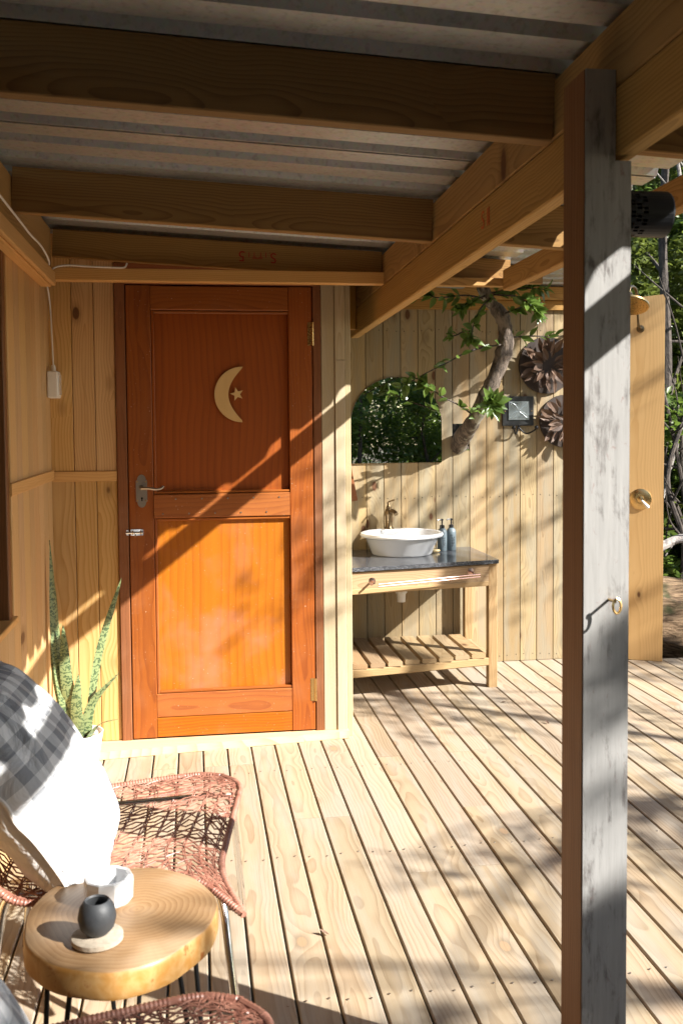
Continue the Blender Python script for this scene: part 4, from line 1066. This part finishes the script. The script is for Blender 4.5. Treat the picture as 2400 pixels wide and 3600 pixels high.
    for q in ([(.03, 2.60, .405), (-.38, 2.55, .41)], [(-.05, 2.175, .365), (-.38, 2.12, .40)]):
        b = MB(); b.tube(S(q, 4), .008, 10); b.build('seat_bar', M_['chrome'], ch, True)
    return ch
ch1 = make_chair('red brown woven rattan chair with chrome legs behind the slab table')
def copy_tree(o, parent=None):
    c = o.copy(); C.objects.link(c)
    if parent is not None: c.parent = parent; c.matrix_parent_inverse = o.matrix_parent_inverse.copy()
    for k_ in list(o.children): copy_tree(k_, c)
    return c
ch2 = copy_tree(ch1); ch2.location.y -= 1.075; ch2['label'] = 'nearest rattan chair, only its seat edge showing at the bottom'

def cushion_mesh():
    n = 34; V = []; F = []; A = .27
    def pt(i, j, s):
        u, v = i/n*2-1, j/n*2-1
        k = max(0, (1-abs(u)**2.6)*(1-abs(v)**2.6))
        h = .105*k**.50
        pin = 1-.055*(abs(u)**2)*(1-abs(v)**2)*0 - .05*((1-abs(v)**2)*(abs(u)**3)); pin2 = 1-.05*((1-abs(u)**2)*(abs(v)**3))
        wr = .0045*math.sin(9*u+5*v*v*3)*k**.3+.003*math.sin(17*v-6*u)*k**.3
        edge = .0035*math.sin(11*u+1.3*math.sin(7*u))*(abs(v)**8)+.0035*math.sin(12*v+1.5*math.sin(5*v))*(abs(u)**8)
        return (A*u*pin, A*v*pin2, s*(h+wr*(1 if k > 0 else 0))+edge)
    idx = {}
    for s in (1, -1):
        for i in range(n+1):
            for j in range(n+1):
                if s == -1 and (i in (0, n) or j in (0, n)): idx[s, i, j] = idx[1, i, j]; continue
                idx[s, i, j] = len(V); V.append(pt(i, j, s))
    for i in range(n):
        for j in range(n):
            F.append((idx[1, i, j], idx[1, i+1, j], idx[1, i+1, j+1], idx[1, i, j+1])); F.append((idx[-1, i, j], idx[-1, i, j+1], idx[-1, i+1, j+1], idx[-1, i+1, j]))
    border = [V[idx[1, i, 0]] for i in range(n)]+[V[idx[1, n, j]] for j in range(n)]+[V[idx[1, i, n]] for i in range(n, 0, -1)]+[V[idx[1, 0, j]] for j in range(n, 0, -1)]
    return mesh('cushion', V, F, True), border
cm, border = cushion_mesh()
def cushion(bottom_mid, lean, lab, dy=0):
    # local x: up the lean, local y: along the wall, local z: towards the room
    ax = Vector((-math.sin(lean), .03, math.cos(lean))).normalized(); az = Vector((math.cos(lean), 0, math.sin(lean))); ay = az.cross(ax).normalized(); az = ax.cross(ay)
    c = Vector(bottom_mid)+ax*.27
    t = empty('cushion', c, lab, 'cushion', 'gingham cushions on the rattan chairs'); t.rotation_euler = Matrix((ax, ay, az)).transposed().to_euler()
    mkobj('cover', cm, M_['gingham'], t)
    b = MB(); b.tube(border, .004, 6, closed=True); b.build('piping', plain('white piping %s' % dy, (.75, .73, .70), .9), t, True)
    return t
cushion((-.215, 2.29, .372), math.radians(35), 'plump grey and white gingham cushion leaning on the chair behind the table')
cushion((-.215, 2.29-1.075, .372), math.radians(35), 'white cushion corner on the nearest chair at the bottom left', 1)

# ------------------------------------------------------------------ vegetation
def leaf_cloud(centres, n, size, seed, flat=.3):
    """many small folded leaves round cluster centres (x,y,z,r); returns mesh"""
    rs = np.random.RandomState(seed); cen = np.array(centres); w = cen[:, 3]**2.2; w /= w.sum()
    idx = rs.choice(len(cen), n, p=w); d = rs.normal(size=(n, 3)); d /= np.linalg.norm(d, axis=1)[:, None]
    r = rs.random_sample(n)**.45
    p = cen[idx, :3]+d*(cen[idx, 3]*r)[:, None]
    ax = rs.normal(size=(n, 3)); ax[:, 2] = ax[:, 2]*.6-.15; ax /= np.linalg.norm(ax, axis=1)[:, None]
    up_ = rs.normal(size=(n, 3))*.7+np.array([0, 0, .8]); sd_ = np.cross(ax, up_); sd_ /= np.linalg.norm(sd_, axis=1)[:, None]; nn = np.cross(sd_, ax)
    L = size*(.6+.8*rs.random_sample(n))[:, None]; W = L*.22
    V = np.stack([p, p+ax*L*.5+sd_*W+nn*W*.35, p+ax*L, p+ax*L*.5-sd_*W+nn*W*.35], 1).reshape(-1, 3)
    me = bpy.data.meshes.new('leaves'); me.vertices.add(4*n); me.vertices.foreach_set('co', V.ravel())
    base = np.arange(n)*4; T = np.stack([base, base+1, base+2, base, base+2, base+3], 1).ravel()
    me.loops.add(6*n); me.loops.foreach_set('vertex_index', T); me.polygons.add(2*n)
    me.polygons.foreach_set('loop_start', np.arange(2*n)*3); me.update(calc_edges=True); me.validate()
    return me
def bush_tree(name, loc, h, R, n, seed, leaf, lab, cat='tree', group=None, base=.15, size=.085, stems=4, ncl=26):
    rs = random.Random(seed); t = empty(name, loc, lab, cat, group); cl = []
    for i in range(ncl):
        a = rs.uniform(0, 2*PI); z = h*(base+(1-base)*rs.random()); rr_ = R*math.sqrt(rs.random())*(.55+.45*math.sin(PI*min(1, (z/h)*.9+.12)))
        cl.append((rr_*math.cos(a), rr_*math.sin(a), z, rs.uniform(.16, .36)*R))
    b = MB()
    for s in range(stems):
        a = rs.uniform(0, 2*PI); e = rs.choice(cl); q = Vector((e[0], e[1], e[2]))
        b_ = Vector((.12*math.cos(a), .12*math.sin(a), -.2)); m1 = b_.lerp(q, .4)+Vector((rs.uniform(-.15, .15), rs.uniform(-.15, .15), .2))
        pts = smooth_path([b_, m1, b_.lerp(q, .75)+Vector((rs.uniform(-.1, .1), rs.uniform(-.1, .1), .1)), q], 5)
        r0 = .035*h/3; b.tube(pts, list(np.linspace(r0, r0*.25, len(pts))), 7)
        for k in range(5):
            c_ = rs.choice(cl); p0 = pts[rs.randrange(4, len(pts))]; c_ = Vector(c_[:3])
            if (c_-p0).length < R*1.3:
                mm = p0.lerp(c_, .5)+Vector((rs.uniform(-.12, .12), rs.uniform(-.12, .12), rs.uniform(-.1, .1))); pt2 = smooth_path([p0, mm, c_], 4); b.tube(pt2, list(np.linspace(r0*.4, r0*.12, len(pt2))), 5)
    b.build('trunk', M_['bark_dark'], t, True, fix=False)
    mkobj('crown', leaf_cloud(cl, n, size, seed), leaf, t)
    return t
# thicket right of the shower board
TG = 'trees of the thicket beyond the deck'
spots = [((3.55, 7.3, -.3), 3.2, .85, 'leaf_lime', 'lime green leafy tree right behind the shower board'),
         ((4.55, 8.4, -.2), 4.2, 1.2, 'leaf_lime', 'tall lime tree at the right edge of the thicket'),
         ((3.4, 9.4, .2), 4.4, 1.3, 'leaf_bush', 'dark green tree deep in the thicket behind the back wall'),
         ((5.6, 9.6, .2), 4.6, 1.5, 'leaf_bush', 'broad dark tree deep at the right of the thicket'),
         ((4.2, 6.6, -.4), 1.5, .75, 'leaf_bush', 'low green bush beside the fallen log'),
         ((4.9, 11.5, .8), 4.5, 1.9, 'leaf_lime', 'pale green tree farthest back in the thicket'),
         ((3.95, 7.8, -.3), 3.6, .9, 'leaf_bush', 'dark dense tree between the two lime green ones'),
         ((3.35, 6.75, -.4), 2.0, .6, 'leaf_bush', 'dark bushy sapling at the back corner of the deck'),
         ((2.2, 8.0, -.1), 3.6, 1.0, 'leaf_bush', 'green tree behind the plank wall'),
         ((.9, 7.6, -.2), 3.4, .9, 'leaf_bush', 'green tree behind the toilet cubicle')]
for i, (p, h, R_, lm, lab) in enumerate(spots):
    bush_tree('thicket_tree', p, h, R_, int(9000+7500*R_), 40+i, M_[lm], lab, group=TG, base=.12 if i != 0 else .2, size=.075)
# bare stems and branches in front of the foliage
def bare(pts, r, lab, mat='bark_dark', seed=0, nb=7):
    rs = random.Random(seed); base = Vector(pts[0]); t = empty('bare_tree', base, lab, 'tree', 'bare stems in the thicket')
    P_ = [Vector(p)-base for p in smooth_path(pts, 6)]; b = MB(); b.tube(P_, list(np.linspace(r, r*.55, len(P_))), 8); b.build('trunk', M_[mat], t, True)
    for k in range(nb):
        p0 = P_[rs.randrange(3, len(P_))]; d = Vector((rs.uniform(-1, 1), rs.uniform(-.6, .4), rs.uniform(-.1, .9))).normalized()*rs.uniform(.5, 1.1)
        q = smooth_path([p0, p0+d*.5+Vector((0, 0, rs.uniform(-.12, .12))), p0+d+Vector((rs.uniform(-.15, .15), 0, rs.uniform(-.2, .2)))], 4)
        bb = MB(); bb.tube(q, list(np.linspace(r*.38, r*.1, len(q))), 6); bb.build('branch', M_[mat], t, True)
bare([(3.42, 6.9, -.3), (3.40, 6.92, .8), (3.46, 6.95, 1.8), (3.44, 7.0, 2.8), (3.5, 7.0, 3.8)], .048, 'straight dark trunk just right of the rain shower', seed=1)
bare([(3.62, 6.6, -.3), (3.66, 6.6, .9), (3.58, 6.7, 1.9), (3.72, 6.75, 2.9), (3.70, 6.8, 3.9)], .036, 'slim dark trunk right of the straight one', seed=2)
bare([(3.05, 6.15, -.2), (3.22, 6.2, .5), (3.12, 6.25, 1.0), (3.3, 6.3, 1.6), (3.34, 6.3, 2.6)], .022, 'thin crooked stem close behind the shower board', seed=3, nb=6)
bare([(3.5, 6.3, -.2), (3.32, 6.3, .6), (3.18, 6.3, 1.3), (3.02, 6.4, 2.1)], .020, 'thin stem leaning left behind the shower board', seed=4, nb=8)
bare([(2.9, 6.0, .55), (3.15, 6.05, .62), (3.4, 6.1, .50), (3.8, 6.2, .55)], .032, 'pale dead branch lying above the fallen log', 'bark_grey', seed=5, nb=6)
bare([(3.9, 6.9, -.3), (3.8, 6.95, 1.2), (3.95, 7.0, 2.6), (3.8, 7.0, 4.2)], .04, 'dark trunk at the right edge of the thicket', seed=6)
bare([(3.75, 7.2, -.3), (3.6, 7.2, .9), (3.9, 7.25, 2.0), (3.7, 7.3, 3.4)], .026, 'crooked grey stem among the thicket leaves', 'bark_grey', seed=11, nb=7)
bare([(3.1, 6.6, -.3), (3.25, 6.6, .8), (3.5, 6.65, 1.7), (3.45, 6.7, 2.9)], .018, 'thin grey stem crossing the straight trunk', 'bark_grey', seed=12, nb=7)
bare([(3.7, 6.4, -.3), (3.45, 6.45, .5), (3.35, 6.5, 1.4), (3.65, 6.5, 2.3), (3.6, 6.6, 3.3)], .022, 'dark twisting stem beside the fallen log', seed=13, nb=7)
# fallen log
def fallen_log():
    b = MB(); pts = []; n = 26
    P0, P1 = Vector((2.35, 6.15, .18)), Vector((4.4, 5.75, -.18)); V = []; F = []; m = 30; ax = (P1-P0).normalized(); s = ax.cross(Vector((0, 0, 1))).normalized(); u = s.cross(ax); rs = random.Random(3)
    for i in range(n+1):
        c = P0.lerp(P1, i/n)
        for k in range(m):
            a = 2*PI*k/m; r = .30*(1+.07*math.sin(3*a+i*.15)+.05*math.sin(9*a+i*.3)+.03*math.sin(17*a+i*.5)+rs.uniform(-.02, .02)); V.append(c+(s*math.cos(a)+u*math.sin(a))*r)
    for i in range(n):
        for k in range(m): F.append((i*m+k, i*m+(k+1) % m, (i+1)*m+(k+1) % m, (i+1)*m+k))
    F += [tuple(range(m-1, -1, -1)), tuple(n*m+k for k in range(m))]
    O = P0.copy(); b.add([v-O for v in V], F); o = b.build('fallen_log', M_['log'], None, True, O); tag(o, 'thick weathered fallen log beside the deck edge', 'log')
fallen_log()
# hedge behind the camera: what the mirror shows; low bushes added to cut skylight
HG = 'bushes facing the porch'
HL = ['dense green bush at the left of the planting in the mirror', 'lower green bush near the middle of the mirror', 'rounded green bush right of the middle in the mirror', 'green bush towards the sunny side of the garden', 'tall bush rising behind the middle of the mirrored planting', 'tall bush at the far sunny end of the garden', 'tall bush at the far left of the garden', 'upright bush close to the porch in the mirror', 'upright bush close to the porch towards the sun', 'unseen low bush added to cut skylight, nearest the viewer', 'unseen low bush added to cut skylight, second from the viewer', 'unseen low bush added to cut skylight opposite the post', 'unseen low bush added to cut skylight opposite the alcove']
for i, (x, y, h, R_) in enumerate([(.6, -3.4, 3.0, 1.1), (1.9, -3.0, 2.6, 1.0), (3.0, -3.2, 2.7, 1.05), (4.2, -3.4, 3.0, 1.1), (2.4, -4.8, 3.9, 1.4), (4.4, -5.2, 4.0, 1.5), (.2, -5.0, 3.9, 1.4), (2.2, -2.3, 3.6, .8), (3.5, -2.4, 3.4, .9), (4.3, -.9, 1.5, .7), (4.4, .7, 1.4, .7), (4.5, 2.2, 1.5, .7), (4.6, 3.8, 1.5, .7)]):
    bush_tree('garden_bush', (x, y, -.4), h, R_, int(7500*R_), 90+i, M_['leaf_bush'], HL[i], 'bush', HG, base=.05, size=.085, stems=3, ncl=34)
# tree overhead on the sunny side; its outer twigs dapple the deck
oh = empty('overhanging_tree', (7.2, -.6, -.4), 'spreading tree on the sunny side of the deck', 'tree')
OB = Vector(oh.location)
def back(p, t): return Vector(p) - Vector((-.824, .566, -.664))*t
rs = random.Random(77)
targets = []   # (point shaded, travel, size, leaves)
D_ = lambda x, y, s=.16, t=4.6, n=26: targets.append(((x, y, 0), t, s, n))
for (x, y, s, n) in [(.62, 3.02, .10, 12), (.80, 2.92, .13, 20), (.98, 2.98, .10, 14), (1.45, 2.95, .13, 20), (1.62, 3.25, .10, 14), (1.55, 2.70, .11, 20), (1.42, 2.45, .10, 14), (.95, 4.2, .10, 10), (1.15, 4.35, .10, 12), (1.35, 4.3, .09, 10), (.85, 4.6, .10, 10), (1.5, 4.6, .08, 8), (.85, 2.35, .06, 5), (1.3, 2.1, .12, 20), (1.5, 1.9, .13, 22),
                     (1.75, 3.9, .12, 14), (2.0, 3.6, .14, 18), (.55, 2.25, .10, 8), (2.1, 4.4, .15, 18), (1.9, 4.8, .13, 14), (.75, 4.75, .12, 22), (1.0, 4.65, .12, 24), (1.25, 4.6, .12, 22), (1.45, 4.85, .10, 18), (1.9, 4.2, .12, 16), (1.9, 3.3, .14, 34), (2.0, 2.9, .15, 40), (1.8, 2.5, .15, 40), (1.75, 2.15, .15, 40), (1.15, 2.95, .13, 26), (1.25, 3.15, .09, 10)]: D_(x, y, s, 4.4+rs.uniform(-.4, .6), int(n*1.5))
for (x, y, z, s, n) in [(.774, 1.80, .93, .045, 26), (.80, 1.80, .84, .045, 30), (.80, 1.80, .65, .04, 8), (.80, 1.80, .42, .06, 45), (.76, 1.80, .34, .08, 90), (.81, 1.80, .30, .08, 90), (.77, 1.80, .22, .09, 90),
                        (.48, 4.3, .80, .09, 16), (.42, 4.3, .62, .08, 12), (.55, 4.3, 1.0, .08, 12), (.62, 4.3, .84, .08, 10), (.46, 4.3, 1.15, .07, 8), (.58, 4.3, .55, .06, 7),
                        (1.6, 5.5, 1.15, .14, 20), (1.85, 5.5, 1.05, .14, 20), (2.0, 5.5, .8, .12, 14), (1.75, 5.5, .7, .13, 14), (1.4, 5.5, .95, .14, 18), (1.95, 5.5, .45, .12, 12), (1.2, 5.5, .85, .12, 12), (1.95, 5.5, 1.25, .12, 14), (1.65, 5.5, 1.4, .12, 14), (2.0, 5.5, 1.6, .17, 34), (1.7, 5.5, 1.75, .17, 34), (2.2, 5.5, 1.8, .17, 36), (1.9, 5.5, 1.95, .16, 36), (1.5, 5.5, 1.6, .15, 26), (1.3, 5.5, 1.35, .14, 20), (2.2, 5.5, 1.35, .15, 24), (2.4, 5.5, 2.0, .17, 36), (1.45, 5.5, 1.9, .15, 30)]:
    targets.append(((x, y, z), 4.6+rs.uniform(-.5, .5), s, int(n*(1.35 if y > 5 else 1.2))))
cl = []; tw = MB()
hub = [Vector((6.6, -.6, 3.2)), Vector((6.2, .3, 3.6)), Vector((6.3, -1.2, 3.9)), Vector((6.0, 1.4, 4.0))]
allp = []
for (p, t, s, n) in targets:
    q = back(p, t) - OB; h_ = min(hub, key=lambda h: (h-OB-q).length)-OB
    tw.tube(smooth_path([h_, h_.lerp(q, .5)+Vector((0, 0, .12)), q, q+(q-h_).normalized()*s*.8], 4), list(np.linspace(.012, .002, 13)), 5)
    allp.append((q, s, n, (q-h_).normalized()))
base_ = Vector((0, 0, 0))
for h in hub: tw.tube(smooth_path([base_, base_.lerp(h-OB, .5)+Vector((.3, 0, .3)), h-OB], 6), list(np.linspace(.10, .02, 13)), 8)
tw.build('trunk', M_['bark_dark'], oh, True, fix=False)
V = []; F = []
for (q, s, n, d) in allp:
    for k in range(n):
        off_ = Vector((rs.gauss(0, 1)*s*.55, rs.gauss(0, 1)*s*.9, rs.gauss(0, 1)*s*.30)); p = q+off_
        a = (d*.6+Vector((rs.uniform(-1, 1), rs.uniform(-1, 1), rs.uniform(-.7, .4)))).normalized(); sdv = a.cross(Vector((rs.uniform(-.6, .6), rs.uniform(-.6, .6), 1))).normalized()
        L_ = rs.uniform(.05, .095); W = L_*.20; b0 = len(V); V += [p, p+a*L_*.5+sdv*W, p+a*L_, p+a*L_*.5-sdv*W]; F += [(b0, b0+1, b0+2, b0+3)]
mkobj('crown', mesh('leaves', V, F), M_['leaf_bush'], oh)
mkobj('crown', leaf_cloud([(h.x-OB.x+rs.uniform(2.6, 3.8), h.y-OB.y+rs.uniform(-.6, .6), h.z-OB.z+rs.uniform(.3, 1.1), rs.uniform(.5, .8)) for h in hub for _ in range(3)], 9000, .09, 5), M_['leaf_bush'], oh)
st_ = bush_tree('shade_tree', (5.2, -3.6, -.4), 5.4, 2.3, 26000, 301, M_['leaf_bush'], 'unseen dense tree added on the sunny side to shade the near end of the porch', 'tree', base=.55, size=.12, stems=5, ncl=46)  # added out of view to darken the near deck and joist faces
_sb = Vector((5.2, -3.6, -.4)); _cl = []
for (x, y) in [(.1, .8), (.6, 1.05), (1.1, 1.1), (1.7, 1.15), (2.3, 1.2), (.4, .2), (1.1, .3), (1.8, .3), (2.4, .4), (-.2, .1), (.8, -.5), (1.6, -.5)]:
    q = back((x, y, 0), 4.9) - _sb; _cl.append((q.x, q.y, q.z, .46))
mkobj('crown', leaf_cloud(_cl, 9000, .12, 302), M_['leaf_bush'], st_)  # extra leaf clumps placed to shade the deck below the frame
# litter on the deck
lit = [mesh('dry_leaf', *leaf_verts(.028, .014, c)) for c in (.1, .4)]
for d in lit: d.materials.append(M_['leaf_dry'])
for i, (x, y, rz, col) in enumerate([(1.66, 3.0, .5, 'dark curled leaf lying on the deck right of the post'), (.34, 2.6, 1.2, 'small brown leaf lying on the open deck boards'), (1.50, 4.68, 2.0, 'small red brown leaf on the deck beside the vanity leg'), (1.58, 4.3, .2, 'dry leaf scrap on the far deck right of the vanity'), (1.47, 3.35, 2.6, 'pale leaf scrap in the deck gap right of the post')]):
    o = mkobj('fallen_leaf', lit[i % 2], None, None, (x, y, .003), (.05, .1, rz)); tag(o, col, 'leaf', 'fallen leaves on the deck')
